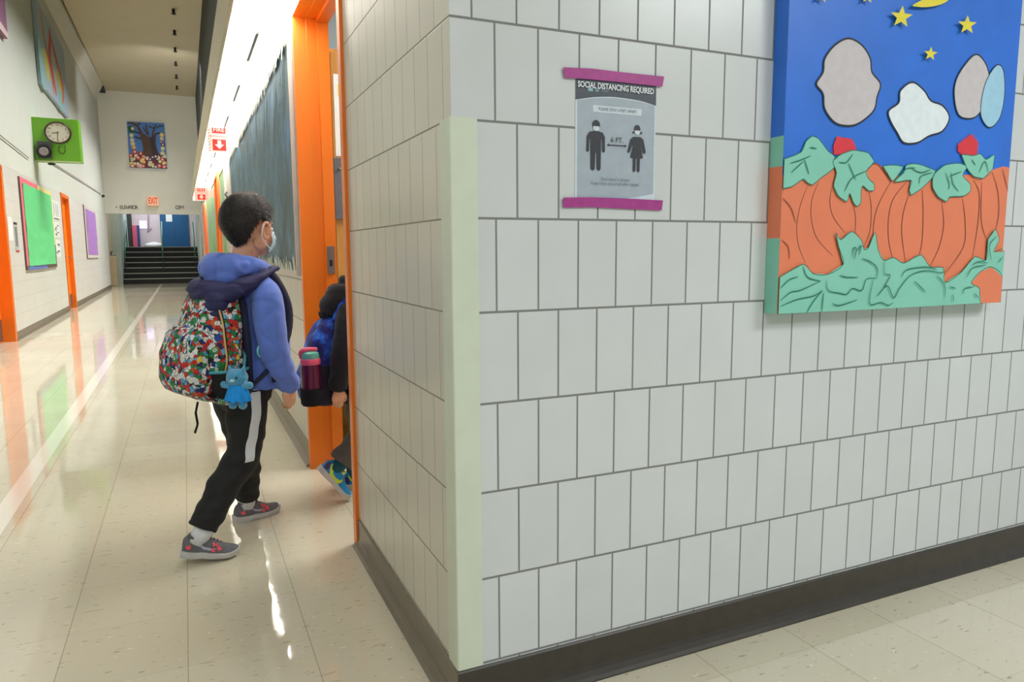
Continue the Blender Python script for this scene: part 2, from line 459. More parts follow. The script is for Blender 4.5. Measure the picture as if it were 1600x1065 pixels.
finish('door_head', bm, M_ORANGE, dr)
bm = bmesh.new(); box(bm, .101, .136, 2.048, 2.0545, .955, 1.085); finish('strike_plate', bm, M_STEEL, dr, bevel=.001)
bm = bmesh.new(); box(bm, .112, .124, 2.045, 2.0485, .99, 1.02); finish('strike_hole', bm, M_BLACK, dr)

# ---- classroom seen through the doorway
struct(finish('wall_classroom_back', bx(.13, 4, 3.3, 3.4, 0, 2.8), plain('classroom_paint', (150, 168, 174), .7, .03, 4)))
struct(finish('wall_classroom_side', bx(3.9, 4, .16, 3.3, 0, 2.8), MATS['classroom_paint']))
struct(finish('ceiling_classroom', bx(.13, 4, .16, 3.4, 2.8, 2.9), M_WHITE))
def wood(name, a, b):
    m, t = newmat(name, a, .45)
    n = t.noise(t.mapping(t.coord(), (30, 30, 2.2)), 1, 5, .6)
    t.put(t.bsdf.inputs['Base Color'], t.ramp(n, [(.3, rgb(*a)), (.7, rgb(*b))])); return m
M_WOOD = wood('oak_veneer', (176, 118, 52), (206, 148, 74))
cb = root('wooden_cabinet', (.75, 2.8, 0), 'tall oak cabinet inside the classroom beyond the orange doorway', 'cabinet')
finish('cabinet_body', bx(.235, 1.25, 2.6, 3.2, .0, 2.14), M_WOOD, cb, bevel=.004)
for x0, x1 in ((.25, .735), (.75, 1.235)): 
    d = finish('cabinet_door', bx(x0, x1, 2.58, 2.60, .08, 2.12), M_WOOD, cb, bevel=.003)
bm = bmesh.new(); tube(bm, [(.71, 2.555, 1.0), (.71, 2.555, 1.15)], .006, 8); finish('cabinet_handle', bm, M_STEEL, d, smooth=True)
S = Sheet(lambda a, b: Vector((.262+a*.215, 2.5785, 1.575+b*.43)), (0, -1, 0), [])
S.poly([(0, 0), (1, 0), (1, 1), (0, 1)], paint('paper_white', (228, 230, 230)))
S.poly([(.10, .74), (.8, .74), (.8, .88), (.10, .88)], paint('label_yellow', (240, 210, 40)))
S.poly([(.2, .78), (.3, .78), (.3, .84), (.2, .84)], paint('label_red', (190, 40, 40)))
for v in (.50, .36, .22): S.poly([(.14, v-.02), (.85, v-.02), (.85, v+.10), (.14, v+.10)], paint('label_blue', (48, 86, 172)))
tag(S.done('paper_chart'), 'white paper chart with yellow and blue labels on the classroom cabinet', 'poster')
gp = root('metal_panel', (.36, 2.572, 1.4), 'dark grey metal panel hung on the oak cabinet below the chart', 'panel')
finish('panel_plate', bx(.245, .46, 2.56, 2.578, 1.235, 1.565), plain('grey_enamel', (98, 98, 106), .4), gp, bevel=.003)
bm = bmesh.new(); tube(bm, [(.275, 2.545, 1.505), (.275, 2.56, 1.505)], .006, 10); finish('panel_screw', bm, M_STEEL, gp, smooth=True)
gb = root('waste_bin', (.36, 2.45, 0), 'green bin with a white label on the classroom floor behind the cabinet front', 'bin')
bm = bmesh.new(); loft(bm, [selr((.37, 2.42, z), a, a, 5, 28) for z, a in ((0, .105), (.3, .125), (.31, .132), (.33, .132))]); finish('bin_body', bm, plain('green_plastic', (28, 140, 86), .4), gb, smooth='auto')
finish('bin_label', bx(.268, .34, 2.288, 2.2945, .08, .27), MATS['paper_white'], gb)

# ---- strip lights under the valance
def emis(name, col, st):
    return newmat(name, col, .4, emit=col, estr=st)[0]
M_TUBE = emis('lit_diffuser', (255, 252, 244), 30)
M_TUBE2 = emis('lit_diffuser_side', (255, 252, 244), 2.6)
def strip_light():
    r0 = root('strip_light', (-.14, 0, 0), '', 'ceiling light')
    finish('housing', bx(-.265, -.003, .0, 1.19, .045, .10), M_WHITE, r0)
    finish('diffuser', bx(-.050, -.0035, .004, 1.186, .034, .045), M_TUBE, r0)
    finish('diffuser', bx(-.262, -.143, .004, 1.186, 0, .0119), M_TUBE2, r0)
    finish('diffuser', bx(-.127, -.052, .004, 1.186, 0, .0119), M_TUBE2, r0)
    finish('spine', bx(-.142, -.128, .12, .70, -.001, .0118), plain('spine_grey', (120, 120, 118), .5) if 'spine_grey' not in MATS else MATS['spine_grey'], r0)
    return r0
def dup(src, M):
    c = src.copy(); COL.objects.link(c); c.matrix_world = M @ src.matrix_world
    for ch in src.children:
        d = ch.copy(); COL.objects.link(d); d.parent = c; d.matrix_parent_inverse = ch.matrix_parent_inverse.copy()
        for g in ch.children:
            e = g.copy(); COL.objects.link(e); e.parent = d; e.matrix_parent_inverse = g.matrix_parent_inverse.copy()
    return c
ORD = 'first second third fourth fifth sixth seventh eighth ninth tenth eleventh twelfth thirteenth'.split()
sl = strip_light(); base = sl.matrix_world.copy()
for k in range(13):
    y = 1.0+1.25*k
    T = Matrix.Translation((0, y, zc(y)-.004)) @ Matrix.Rotation(math.atan(.0118), 4, 'X')
    o = sl if k == 0 else dup(sl, Matrix())
    if k == 0: pend = (o, T @ base)
    else: o.matrix_world = T @ base
    tag(o, ('glowing strip light nearest the camera in the row over the right wall' if k == 0 else 'glowing strip light at the far end of the row over the right wall' if k == 12 else ORD[k]+' glowing strip light from the camera in the row over the right wall'), 'ceiling light', 'strip lights along the right wall')
pend[0].matrix_world = pend[1]
bpy.context.view_layer.update()

# ---- notice boards on the right-hand corridor wall
def crumple_sheet(y0, y1, z0, z1, x, amp, nu, nv, seed, sc=(1, 1)):
    bm = bmesh.new(); g = []
    for i in range(nu+1):
        row = []
        for j in range(nv+1):
            y = y0+(y1-y0)*i/nu; z = z0+(z1-z0)*j/nv
            wv_ = .25*noise.noise(Vector((z*2.6, y*1.5, seed+5))); h = .9*noise.noise(Vector((y*4.5*sc[0]+wv_*4, z*1.6*sc[1], seed)))+.9*(1-abs(noise.noise(Vector((y*7*sc[0]+wv_*9, z*2.2*sc[1], seed+3)))))**9+.35*(1-abs(noise.noise(Vector((y*15*sc[0]+z*3+wv_*12, z*3.5, seed+8)))))**10
            ed = min(1, min(j, nv-j)/7, min(i, nu-i)/10)
            row.append(bm.verts.new((x-amp*(h*ed+.9), y, z)))
        g.append(row)
    for i in range(nu):
        for j in range(nv): bm.faces.new((g[i][j], g[i+1][j], g[i+1][j+1], g[i][j+1]))
    return bm
def board(y0, y1, z0, z1, label, sheetmat, amp, fr=M_ALU, name='notice_board', sheet='paper_backing', side=1, nu=260, seed=1.0):
    r0 = root(name, (0, (y0+y1)/2, (z0+z1)/2), label, 'notice board')
    bm = bmesh.new(); w_ = .022
    for a in ((y0, y1, z0, z0+w_), (y0, y1, z1-w_, z1), (y0, y0+w_, z0+w_, z1-w_), (y1-w_, y1, z0+w_, z1-w_)): box(bm, -.026, 0, *a)
    finish('board_frame', bm, fr, r0)
    finish('board_panel', bx(-.008, 0, y0+.02, y1-.02, z0+.02, z1-.02), M_ALU, r0)
    bm = crumple_sheet(y0+w_+.003, y1-w_-.003, z0+w_, z1-w_, -.0095, amp, nu, 90, seed)
    finish(sheet, bm, sheetmat, r0, smooth=True)
    return r0
def foil():
    m, t = newmat('blue_crumpled_paper', (104, 138, 158), .55, spec=.3)
    n = t.noise(t.mapping(t.coord(), (1, 1.6, 1.2)), 2.2, 5, .65)
    t.put(t.bsdf.inputs['Base Color'], t.ramp(n, [(.36, rgb(78, 98, 102)), (.48, rgb(80, 108, 122)), (.56, rgb(90, 122, 142)), (.68, rgb(104, 136, 176))]))
    return m
b1 = board(2.165, 7.0, .945, 2.085, 'large notice board lined with crumpled blue paper beside the orange doorway', foil(), .0055, seed=2.3, nu=480)
# pale torn fringe along bottom and top of the lining
for zz, sgn, seed in ((.967, 1, 5), (2.063, -1, 9)):
    bm = bmesh.new(); rr = random.Random(seed); y = 2.19
    while y < 6.96:
        wd = rr.uniform(.018, .05); hh = rr.uniform(.03, .085)*(1 if sgn > 0 else .9)
        x = -.024-rr.uniform(0, .004)
        q = [bm.verts.new((x, y, zz)), bm.verts.new((x, y+wd, zz)), bm.verts.new((x-.003, y+wd*rr.uniform(.6, 1.1), zz+sgn*hh*rr.uniform(.75, 1))), bm.verts.new((x-.004, y+wd*rr.uniform(-.1, .4), zz+sgn*hh))]
        bm.faces.new(q); y += wd*rr.uniform(.7, 1.1)
    finish('paper_fringe', bm, plain('fringe_paper', (206, 212, 198), .7) if 'fringe_paper' not in MATS else MATS['fringe_paper'], b1)
def green_paper():
    m, t = newmat('green_board_paper', (120, 170, 100), .6)
    s = t.node('ShaderNodeSeparateXYZ'); t.put(s.inputs[0], t.coord())
    n = t.math('ADD', t.noise(t.coord(), 1.4, 3), t.math('MULTIPLY', t.math('SUBTRACT', s.outputs[2], 1.4), .45))
    t.put(t.bsdf.inputs['Base Color'], t.ramp(n, [(.2, rgb(96, 152, 72)), (.45, rgb(128, 176, 120)), (.62, rgb(140, 186, 160)), (.8, rgb(160, 196, 140))])); return m
board(8.15, 9.35, .75, 2.12, 'narrow green notice board between the pale pillar strip and far orange frame', green_paper(), .003, nu=60, seed=4)
board(10.7, 15.6, .75, 2.2, 'long green notice board far along the right wall behind the boy', MATS['green_board_paper'], .003, nu=120, seed=7)
M_OR2 = plain('orange_enamel_pale', (246, 134, 76), .35, .03, 5)
def wall_door(y0, y1, h, label, mat, leaf):
    r0 = root('door_frame', (0, (y0+y1)/2, 0), label, 'door')
    for a, b in ((y0, y0+.06), (y1-.06, y1)): finish('door_jamb', bx(-.05, 0, a, b, 0, h), mat, r0, bevel=.003)
    finish('door_head', bx(-.05, 0, y0, y1, h, h+.06), mat, r0, bevel=.003)
    finish('door_leaf', bx(-.02, 0, y0+.06, y1-.06, .01, h), leaf, r0)
    bm = bmesh.new(); tube(bm, [(-.02, y0+.13, 1.0), (-.07, y0+.13, 1.0), (-.07, y0+.23, 1.0)], .009, 8); finish('door_handle', bm, M_STEEL, r0, smooth=True)
wall_door(9.5, 10.5, 2.13, 'orange door and frame between the two green boards on the right wall', M_ORANGE, M_OR2)
wall_door(16.4, 17.5, 2.13, 'farther pale orange door on the right wall past the long green board', M_OR2, M_OR2)
board(18.0, 20.0, .8, 2.1, 'pale pink notice board last on the right wall before the stairs', paint('pink_paper', (216, 186, 182)), .002, nu=40, seed=3)
tb = root('wall_notice_holder', (0, 7.5, 1.7), 'small dark hooked bracket on the pale wall between blue and green boards', 'bracket')
bm = bmesh.new(); tube(bm, [(-.004, 7.35, 1.66), (-.03, 7.4, 1.67), (-.05, 7.5, 1.72), (-.03, 7.62, 1.75)], .012, 8); finish('bracket_arm', bm, M_DARK, tb, smooth=True)

# ---- fire extinguisher flag signs
M_RED = paint('sign_red', (222, 44, 30)); M_SW = paint('sign_white', (238, 234, 228))
def flag_sign(x0, x1, y, z0, z1, label):
    r0 = root('fire_sign', ((x0+x1)/2, y, z0), label, 'sign', None)
    finish('sign_panel', bx(x0, x1, y, y+.006, z0, z1), M_SW, r0)
    finish('sign_bracket', bx(x1, -.0005, y, y+.006, z0+.05, z1-.02), M_SW, r0)
    S = Sheet(lambda a, b: Vector((x0+(x1-x0)*a, y-.0004, z0+(z1-z0)*b)), (0, -1, 0), [])
    S.poly([(.2, .70), (.80, .70), (.80, .96), (.2, .96)], M_RED)
    S.poly([(.2, .06), (.80, .06), (.80, .48), (.2, .48)], M_RED)
    for k in range(9):
        v = .02+k*.108
        for u in (.0, .86): S.poly([(u, v), (u+.03, v), (u+.14, v+.07), (u+.14, v+.09)], M_RED)
    S.poly([(.42, .44), (.58, .44), (.58, .29), (.7, .29), (.5, .12), (.3, .29), (.42, .29)], M_SW)
    wd, hd = x1-x0, z1-z0
    S.k += 1
    mt = Matrix.Translation((x0+wd*.5, y-.0016, z0+hd*.83)) @ Matrix.Rotation(math.pi/2, 4, 'X')
    text_bm(S.bm, 'FIRE', wd*.28, mt, S._m(M_SW), .0002)
    mt = Matrix.Translation((x0+wd*.5, y-.0012, z0+hd*.59)) @ Matrix.Rotation(math.pi/2, 4, 'X')
    text_bm(S.bm, 'EXTINGUISHER', wd*.115, mt, S._m(M_RED), .0002)
    finish('sign_face', S.bm, S.mats, r0)
flag_sign(-.275, -.09, 5.5, 1.935, 2.195-.03, 'red and white fire extinguisher flag sign nearer the camera under the strip lights')
flag_sign(-.325, -.14, 10.5, 1.845, 2.035, 'smaller looking fire extinguisher flag sign farther along the corridor')

# ================================================================== left wall
def wl_box(y0, y1, z0, z1, out, back=0.0): 
    bm = bmesh.new(); box(bm, y0, y1, -out, -back, z0, z1, 0, WL); return bm
def left_door(name, y0, y1, h, dep, label):
    r0 = root(name, (wlx(y0), (y0+y1)/2, 0), label, 'door'); r0['kind'] = 'structure'
    for a, b in ((y0, y0+.05), (y1-.012, y1+.05)):
        bm = bmesh.new(); box(bm, a if a == y0 else y1-.05, b if a != y0 else y0+.05, -.014, dep, 0, h, 0, WL)
        finish('door_jamb', bm, M_ORANGE, r0)
    bm = bmesh.new(); box(bm, y0-.02, y1+.02, -.014, dep, h-.05, h+.012, 0, WL); finish('door_head', bm, M_ORANGE, r0)
    bm = bmesh.new(); box(bm, y0+.052, y1-.052, dep-.045, dep-.005, .01, h-.052, 0, WL); lf = finish('door_leaf', bm, plain('orange_leaf', (250, 132, 10), .35, .03, 4) if 'orange_leaf' not in MATS else MATS['orange_leaf'], r0)
    bm = bmesh.new(); box(bm, y0+.07, y1-.07, dep-.048, dep-.0455, .02, .28, 0, WL); finish('kick_plate', bm, MATS['kick_dark'] if 'kick_dark' in MATS else plain('kick_dark', (92, 78, 70), .4), lf)
    bm = bmesh.new(); tube(bm, [WL((y1-.13, dep-.046, 1.0)), WL((y1-.13, dep-.10, 1.0)), WL((y1-.24, dep-.10, 1.0))], .011, 10)
    finish('door_handle', bm, M_STEEL, lf, smooth=True)
left_door('door_2', 7.99, 8.99, 2.10, .16, 'nearer orange door recessed in the left corridor wall')
left_door('door_3', 14.06, 15.09, 2.16, .10, 'farther orange door in the left corridor wall past the green board')

def lw_sheet(y0, y1, z0, z1, out=.0045):
    return Sheet(lambda a, b: WL((y0+(y1-y0)*a, -out, z0+(z1-z0)*b)), (1, .0122, 0), [])
def lw_board(y0, y1, z0, z1, label, col, edge, extra, seed):
    r0 = root('notice_board', (wlx((y0+y1)/2), (y0+y1)/2, z0), label, 'notice board')
    bm = wl_box(y0, y1, z0, z1, .022); finish('board_frame', bm, plain('board_edge', (96, 78, 72), .5) if 'board_edge' not in MATS else MATS['board_edge'], r0)
    S = lw_sheet(y0, y1, z0, z1, .0228)
    for pts, c in edge: S.poly(pts, c)
    S.done('paper_border', r0)
    bm = bmesh.new(); g = []; nu, nv = 40, 24
    for i in range(nu+1):
        row = []
        for j in range(nv+1):
            a, b = i/nu, j/nv
            y = y0+(y1-y0)*(extra[0]+(extra[1]-extra[0])*a); z = z0+(z1-z0)*(extra[2]+(extra[3]-extra[2])*b)
            if j == nv: z += .012*noise.noise(Vector((a*9, seed, 0)))
            row.append(bm.verts.new(WL((y, -.026-.012*abs(noise.noise(Vector((y*1.3, z*5, seed))))-.004*noise.noise(Vector((y*6, z*9, seed))), z))))
        g.append(row)
    for i in range(nu):
        for j in range(nv): bm.faces.new((g[i][j], g[i+1][j], g[i+1][j+1], g[i][j+1]))
    finish('paper_sheet', bm, col, r0, smooth=True)
PINK = paint('border_pink', (232, 112, 132)); YEL = paint('border_yellow', (226, 216, 150)); BLU = paint('border_blue', (96, 118, 190))
lw_board(10.05, 12.8, .84, 2.08, 'green paper notice board with pink and yellow border on the left wall', plain('green_sheet', (96, 206, 134), .6, .03, 2),
         [([(0, .05), (.06, .05), (.06, 1), (0, 1)], PINK), ([(0, .93), (.5, .93), (.5, 1), (0, 1)], PINK), ([(.5, .92), (1, .92), (1, 1), (.5, 1)], YEL), ([(.94, .3), (1, .3), (1, .92), (.94, .92)], YEL), ([(.05, 0), (.62, 0), (.62, .06), (.05, .06)], BLU)], (.055, .955, .045, .945), 4)
lw_board(17.7, 20.4, .96, 2.17, 'purple paper notice board on the left wall past the farther orange door', plain('purple_sheet', (166, 122, 198), .6, .03, 2),
         [([(0, 0), (1, 0), (1, 1), (0, 1)], paint('border_grey', (206, 200, 196)))], (.09, .93, .06, .94), 8)
M_PAPER = MATS['paper_white']; M_INK = paint('ink_black', (44, 44, 46))
# papers between the green board and the second door
for k, (y0, y1, z0, z1, lab) in enumerate(((12.92, 13.75, 1.66, 1.97, 'white paper with tall black strokes, topmost right of the green board'),
                                          (12.95, 13.6, 1.34, 1.60, 'white paper with black brush drawing, middle one right of the green board'),
                                          (12.98, 13.5, 1.0, 1.30, 'white paper with black brush drawing, lowest right of the green board'))):
    S = lw_sheet(y0, y1, z0, z1, .003); S.poly([(0, 0), (1, 0), (1, 1), (0, 1)], M_PAPER)
    rr = random.Random(k+3)
    if k == 0:
        for u in (.2, .5, .75): S.stroke([(u, .1), (u+.04, .5), (u, .9)], .07, M_INK)
        S.stroke([(.1, .02), (.9, .02)], .05, M_INK)
    else:
        for j in range(6):
            a, b = rr.uniform(.2, .8), rr.uniform(.15, .85)
            S.stroke([(a-.15, b), (a, b+rr.uniform(-.1, .15)), (a+.15, b-rr.uniform(-.1, .12))], .08, M_INK)
    tag(S.done('wall_paper_sheet'), lab, 'paper', 'papers right of the green board')
S = lw_sheet(9.13, 9.42, 1.22, 1.52, .003); S.poly([(0, 0), (1, 0), (1, 1), (0, 1)], M_PAPER)
tag(S.done('paper_notice'), 'small blank white paper on the left wall beside the nearer orange door', 'paper')
S = lw_sheet(9.5, 9.72, 1.08, 1.46, .003); S.poly([(0, 0), (1, 0), (1, 1), (0, 1)], paint('card_grey', (186, 188, 190)))
S.poly([(0, .92), (1, .92), (1, 1), (0, 1)], M_INK); S.poly([(.2, .2), (.8, .2), (.8, .85), (.2, .85)], paint('card_mid', (110, 114, 120))); S.poly([(0, 0), (1, 0), (1, .07), (0, .07)], paint('card_red', (170, 60, 60)))
tag(S.done('door_card'), 'grey printed card with a red foot on the left wall near the door', 'card')
# upper paintings
r0 = root('tall_painting', (wlx(14), 14, 3.8), 'tall pale blue painting with orange and yellow shapes high on the left wall', 'painting')
finish('canvas', wl_box(12.55, 15.9, 3.78, 5.12, .05), plain('canvas_pale_blue', (170, 188, 206), .6), r0)
S = Sheet(lambda a, b: WL((12.55+3.35*a, -.0505, 3.78+1.34*b)), (1, 0, 0), [])
S.poly([(0, 0), (1, 0), (1, 1), (0, 1)], MATS['canvas_pale_blue'])
P1, P2, P3, P4 = paint('p_orange', (214, 130, 66)), paint('p_red', (206, 86, 64)), paint('p_yellow', (220, 206, 96)), paint('p_teal', (150, 196, 198))
S.poly([(0, .05), (.14, 0), (.12, .5), (0, .6)], P4, 3); S.poly([(.6, 0), (.8, .04), (.72, .4), (.62, .3)], P4, 3)
S.stroke([(.16, .98), (.2, .7), (.3, .45), (.38, .25), (.40, .05)], .055, P1)
S.stroke([(.44, .93), (.42, .75), (.36, .55), (.42, .3), (.5, .1)], .09, P2)
S.stroke([(.46, .85), (.62, .62), (.74, .5), (.78, .3)], .09, P2); S.stroke([(.66, .6), (.8, .42), (.8, .25), (.74, .1)], .07, P1)
S.poly([(.1, .45), (.22, .5), (.3, .3), (.24, .14), (.16, .3)], P3, 3); S.poly([(.6, .5), (.72, .45), (.74, .3), (.66, .22), (.62, .4)], P3, 3)
S.stroke([(.5, .62), (.56, .45), (.54, .25)], .05, P3)
S.done('artwork', r0)
r0 = root('mauve_painting', (wlx(9), 9, 3.8), 'mauve painting high on the left wall at the photo edge', 'painting')
finish('canvas', wl_box(7.5, 9.95, 3.79, 5.1, .05), plain('canvas_mauve', (150, 104, 140), .6), r0)
S = Sheet(lambda a, b: WL((7.5+2.45*a, -.0505, 3.79+1.31*b)), (1, 0, 0), [])
S.poly([(.6, .0), (1, 0), (1, .06), (.6, .1)], paint('p_pinkwhite', (230, 208, 210))); S.stroke([(.2, .1), (.5, .5), (.4, .9)], .1, paint('p_pinkwhite', (0, 0, 0)))
S.done('artwork', r0)
# cable along the wall
bm = bmesh.new(); tube(bm, [wl_pt(px, py, .012) for px, py in ((-40, 178), (0, 211), (45, 247))], .006, 8); tube(bm, [wl_pt(px, py, .012) for px, py in ((85, 256), (110, 272), (135, 288), (158, 303))], .008, 8)
tag(finish('wall_cable', bm, plain('cable_grey', (128, 122, 116), .5), smooth=True), 'thin grey cable running along the upper left wall behind the clock box', 'cable')
p = wl_pt(161, 306, .03); al = root('alarm_device', p, 'small dark camera at the far end of the cable by the back wall', 'camera')
bm = bmesh.new(); ellipsoid(bm, p, (.05, .05, .045), 0, 16); finish('camera_dome', bm, M_DARK, al, smooth=True)
finish('camera_mount', bx(p.x-.05, p.x, p.y-.03, p.y+.03, p.z+.02, p.z+.07), M_WHITE, al)

# ---- green clock box with clock and speaker
YB = 11.6
def CB(px, py): return on(px, py, 'y', YB)
a, b, c, d = CB(46.5, 182), CB(121.5, 187), CB(127, 253), CB(49.5, 250)
GREEN = plain('lime_paint', (112, 178, 46), .45, .03, 5)
r0 = root('clock_box', d, 'lime green box projecting from the left wall that carries clock and speaker', 'box')
bm = bmesh.new(); k = .30
fr = [a, b, c, d]; bk = [p+Vector((0, k, 0)) for p in fr]
loft(bm, [fr, bk]); finish('box_body', bm, GREEN, r0, bevel=.006)
bm = bmesh.new(); e0 = [d+Vector((0, -.001, -.012)), c+Vector((.004, -.001, -.012)), c+Vector((.004, -.001, .002)), d+Vector((0, -.001, .002))]
loft(bm, [e0, [p+Vector((0, .012, 0)) for p in e0]]); finish('paper_edge', bm, paint('edge_cream', (216, 216, 180)), r0)
bm = bmesh.new(); q = [a+Vector((-.05, .02, -.05)), a+Vector((0, .0, 0)), d, d+Vector((-.006, .02, 0))]
loft(bm, [q, [p+Vector((0, .26, 0)) for p in q]]); finish('side_panel', bm, GREEN, r0)
cc = CB(90.5, 207.5); rc = .178
ck = root('wall_clock', cc, 'round white clock with brown rim on the lime green box', 'clock')
Rc = Matrix.Translation(cc) @ Matrix.Rotation(math.pi/2, 4, 'X') @ Matrix.Diagonal((1.0, .92, 1, 1))
def clock_pt(x, y, z): return Rc @ Vector((x, y, z))
bm = bmesh.new()
prof = [(rc*.86, .0), (rc*.86, .022), (rc*.9, .032), (rc*.97, .034), (rc, .026), (rc, 0)]
vs = []
for i in range(48):
    an = 2*math.pi*i/48; vs.append([bm.verts.new(clock_pt(r_*math.cos(an), r_*math.sin(an), z_)) for r_, z_ in prof])
for i in range(48):
    for j in range(len(prof)-1): bm.faces.new((vs[i][j], vs[(i+1) % 48][j], vs[(i+1) % 48][j+1], vs[i][j+1]))
finish('clock_rim', bm, plain('clock_brown', (72, 52, 42), .35), ck, smooth=True)
bm = bmesh.new(); loft(bm, [[clock_pt(rc*.87*math.cos(t_), rc*.87*math.sin(t_), z_) for t_ in [2*math.pi*i/40 for i in range(40)]] for z_ in (.001, .018)])
finish('clock_face', bm, plain('clock_ivory', (222, 218, 200), .5), ck)
for n_ in range(12):
    bm = bmesh.new(); t_ = math.pi/2-(n_+1)*math.pi/6
    text_bm(bm, str(n_+1), .042, Rc @ Matrix.Translation((rc*.70*math.cos(t_), rc*.70*math.sin(t_), .0195)), 0, .0003)
    finish('clock_numeral', bm, M_INK, ck)
def hand(an, L, w_):
    t_ = math.pi/2-an; u = Vector((math.cos(t_), math.sin(t_), 0)); v = Vector((-u.y, u.x, 0)); bm = bmesh.new()
    loft(bm, [[clock_pt(*(u*s_*L+v*q_*w_+Vector((0, 0, z_)))) for s_, q_ in ((-.18, -1), (1, -.5), (1, .5), (-.18, 1))] for z_ in (.021, .023)]); return bm
finish('hour_hand', hand(math.radians(262), .085, .005), M_INK, ck)
finish('minute_hand', hand(math.radians(184), .125, .004), M_INK, ck)
s0, s1 = CB(58.5, 221), CB(82.5, 248)
sp = root('wall_speaker', s0, 'dark grey speaker horn fixed below the clock on the green box', 'speaker')
finish('speaker_case', bx(s0.x, s1.x, YB-.075, YB-.0005, s1.z, s0.z), plain('speaker_grey', (72, 72, 74), .5), sp, bevel=.006)
sc_ = CB(70.5, 238)
for nm, r_, y_, m_ in (('speaker_ring', .102, YB-.11, M_BLACK), ('speaker_cone', .062, YB-.122, plain('cone_grey', (150, 140, 140), .5))):
    bm = bmesh.new(); loft(bm, [[(sc_.x+rr_*math.cos(t_), yy_, sc_.z+rr_*math.sin(t_)) for t_ in [2*math.pi*i/32 for i in range(32)]] for rr_, yy_ in ((r_, YB-.07), (r_, y_), (r_*.8, y_-.006), (r_*.4, y_))])
    finish(nm, bm, m_, sp, smooth='auto')
p = CB(79, 254.5); bm = bmesh.new(); ellipsoid(bm, p+Vector((0, .1, -.004)), (.055, .055, .02), 0, 20)
tag(finish('sensor_dome', bm, M_DARK, smooth=True), 'small dark dome sensor under the lime green clock box', 'sensor')
bm = bmesh.new(); tube(bm, [CB(x_, y_)+Vector((0, -.006, 0)) for x_, y_ in ((93, 228), (92, 236), (98, 240), (102, 236), (101, 228))], .004, 6, smoothn=4)
finish('clock_cord', bm, M_DARK, ck, smooth=True)

# ================================================================== far end
YK = 23.999
def K(px, py, o=0): return on(px, py, 'y', YK-o)
q = [K(198.5, 190), K(256.5, 193), K(261.5, 263.5), K(203, 261.5)]
r0 = root('tree_painting', q[3], 'painting of a brown tree among round blossoms high on the back wall', 'painting')
bm = bmesh.new(); loft(bm, [[p+Vector((0, -.05, 0)) for p in q], q]); finish('canvas', bm, plain('tp_blue', (70, 124, 196), .6), r0)
def TP(a_, b_):   # zoom coordinates 195..870 x 210..990
    a_ = min(max(a_, 201), 839); b_ = min(max(b_, 211), 979)
    u, v = (a_-200)/640, (b_-210)/770
    P = q[0].lerp(q[1], u).lerp(q[3].lerp(q[2], u), v); return P+Vector((0, -.0505, 0))
S = Sheet(TP, (0, -1, 0), [])
TB, TD, TK = paint('tp_brown', (84, 56, 40)), paint('tp_dark', (44, 38, 52)), paint('tp_black', (40, 44, 44))
S.poly([(205, 215), (838, 215), (838, 975), (205, 975)], MATS['tp_blue'])
S.poly([(205, 800), (400, 720), (640, 740), (838, 740), (838, 975), (205, 975)], paint('tp_wine', (96, 40, 48)), 3)
for pts, wd in (([(205, 235), (300, 240), (380, 290), (450, 400)], 40), ([(300, 380), (380, 390), (450, 420)], 26), ([(300, 460), (380, 480), (440, 500)], 30), ([(440, 230), (380, 260), (400, 350), (450, 440)], 36), ([(520, 235), (530, 320), (560, 430)], 34), ([(470, 290), (500, 360), (540, 420)], 22), ([(700, 235), (660, 320), (610, 430)], 34), ([(560, 260), (640, 300), (700, 250)], 22), ([(820, 380), (720, 385), (650, 420)], 26), ([(830, 262), (760, 262), (700, 300)], 22)):
    S.stroke(pts, wd, TB if wd > 30 else TD)
S.poly([(370, 260), (450, 390), (520, 430), (590, 460), (690, 360), (672, 560), (700, 690), (750, 810), (420, 790), (445, 650), (425, 500)], TB)
S.poly([(570, 470), (660, 400), (650, 560), (680, 700), (700, 790), (600, 770)], TD)
rr = random.Random(5)
FL = [paint('f%d' % i, c_) for i, c_ in enumerate(((206, 70, 80), (222, 160, 60), (196, 196, 150), (210, 130, 90), (226, 190, 180), (70, 40, 90), (196, 60, 40), (226, 200, 90)))]
CEN = paint('f_centre', (232, 220, 190))
S.poly([(215, 290), (300, 280), (330, 340), (290, 400), (225, 390)], paint('tp_green', (24, 84, 62)), 3)
spots = [(288, 325), (262, 440), (268, 520), (275, 580), (290, 640), (300, 715), (340, 760), (785, 410), (780, 470), (770, 530), (790, 570), (785, 640), (775, 725), (400, 740)]+[(rr.uniform(225, 830), rr.uniform(770, 965)) for _ in range(46)]
for i, (x_, y_) in enumerate(spots):
    r_ = rr.uniform(24, 42); S.disc((x_, y_), r_, FL[rr.randrange(8)]); S.disc((x_, y_), r_*.45, CEN)
S.done('artwork', r0)
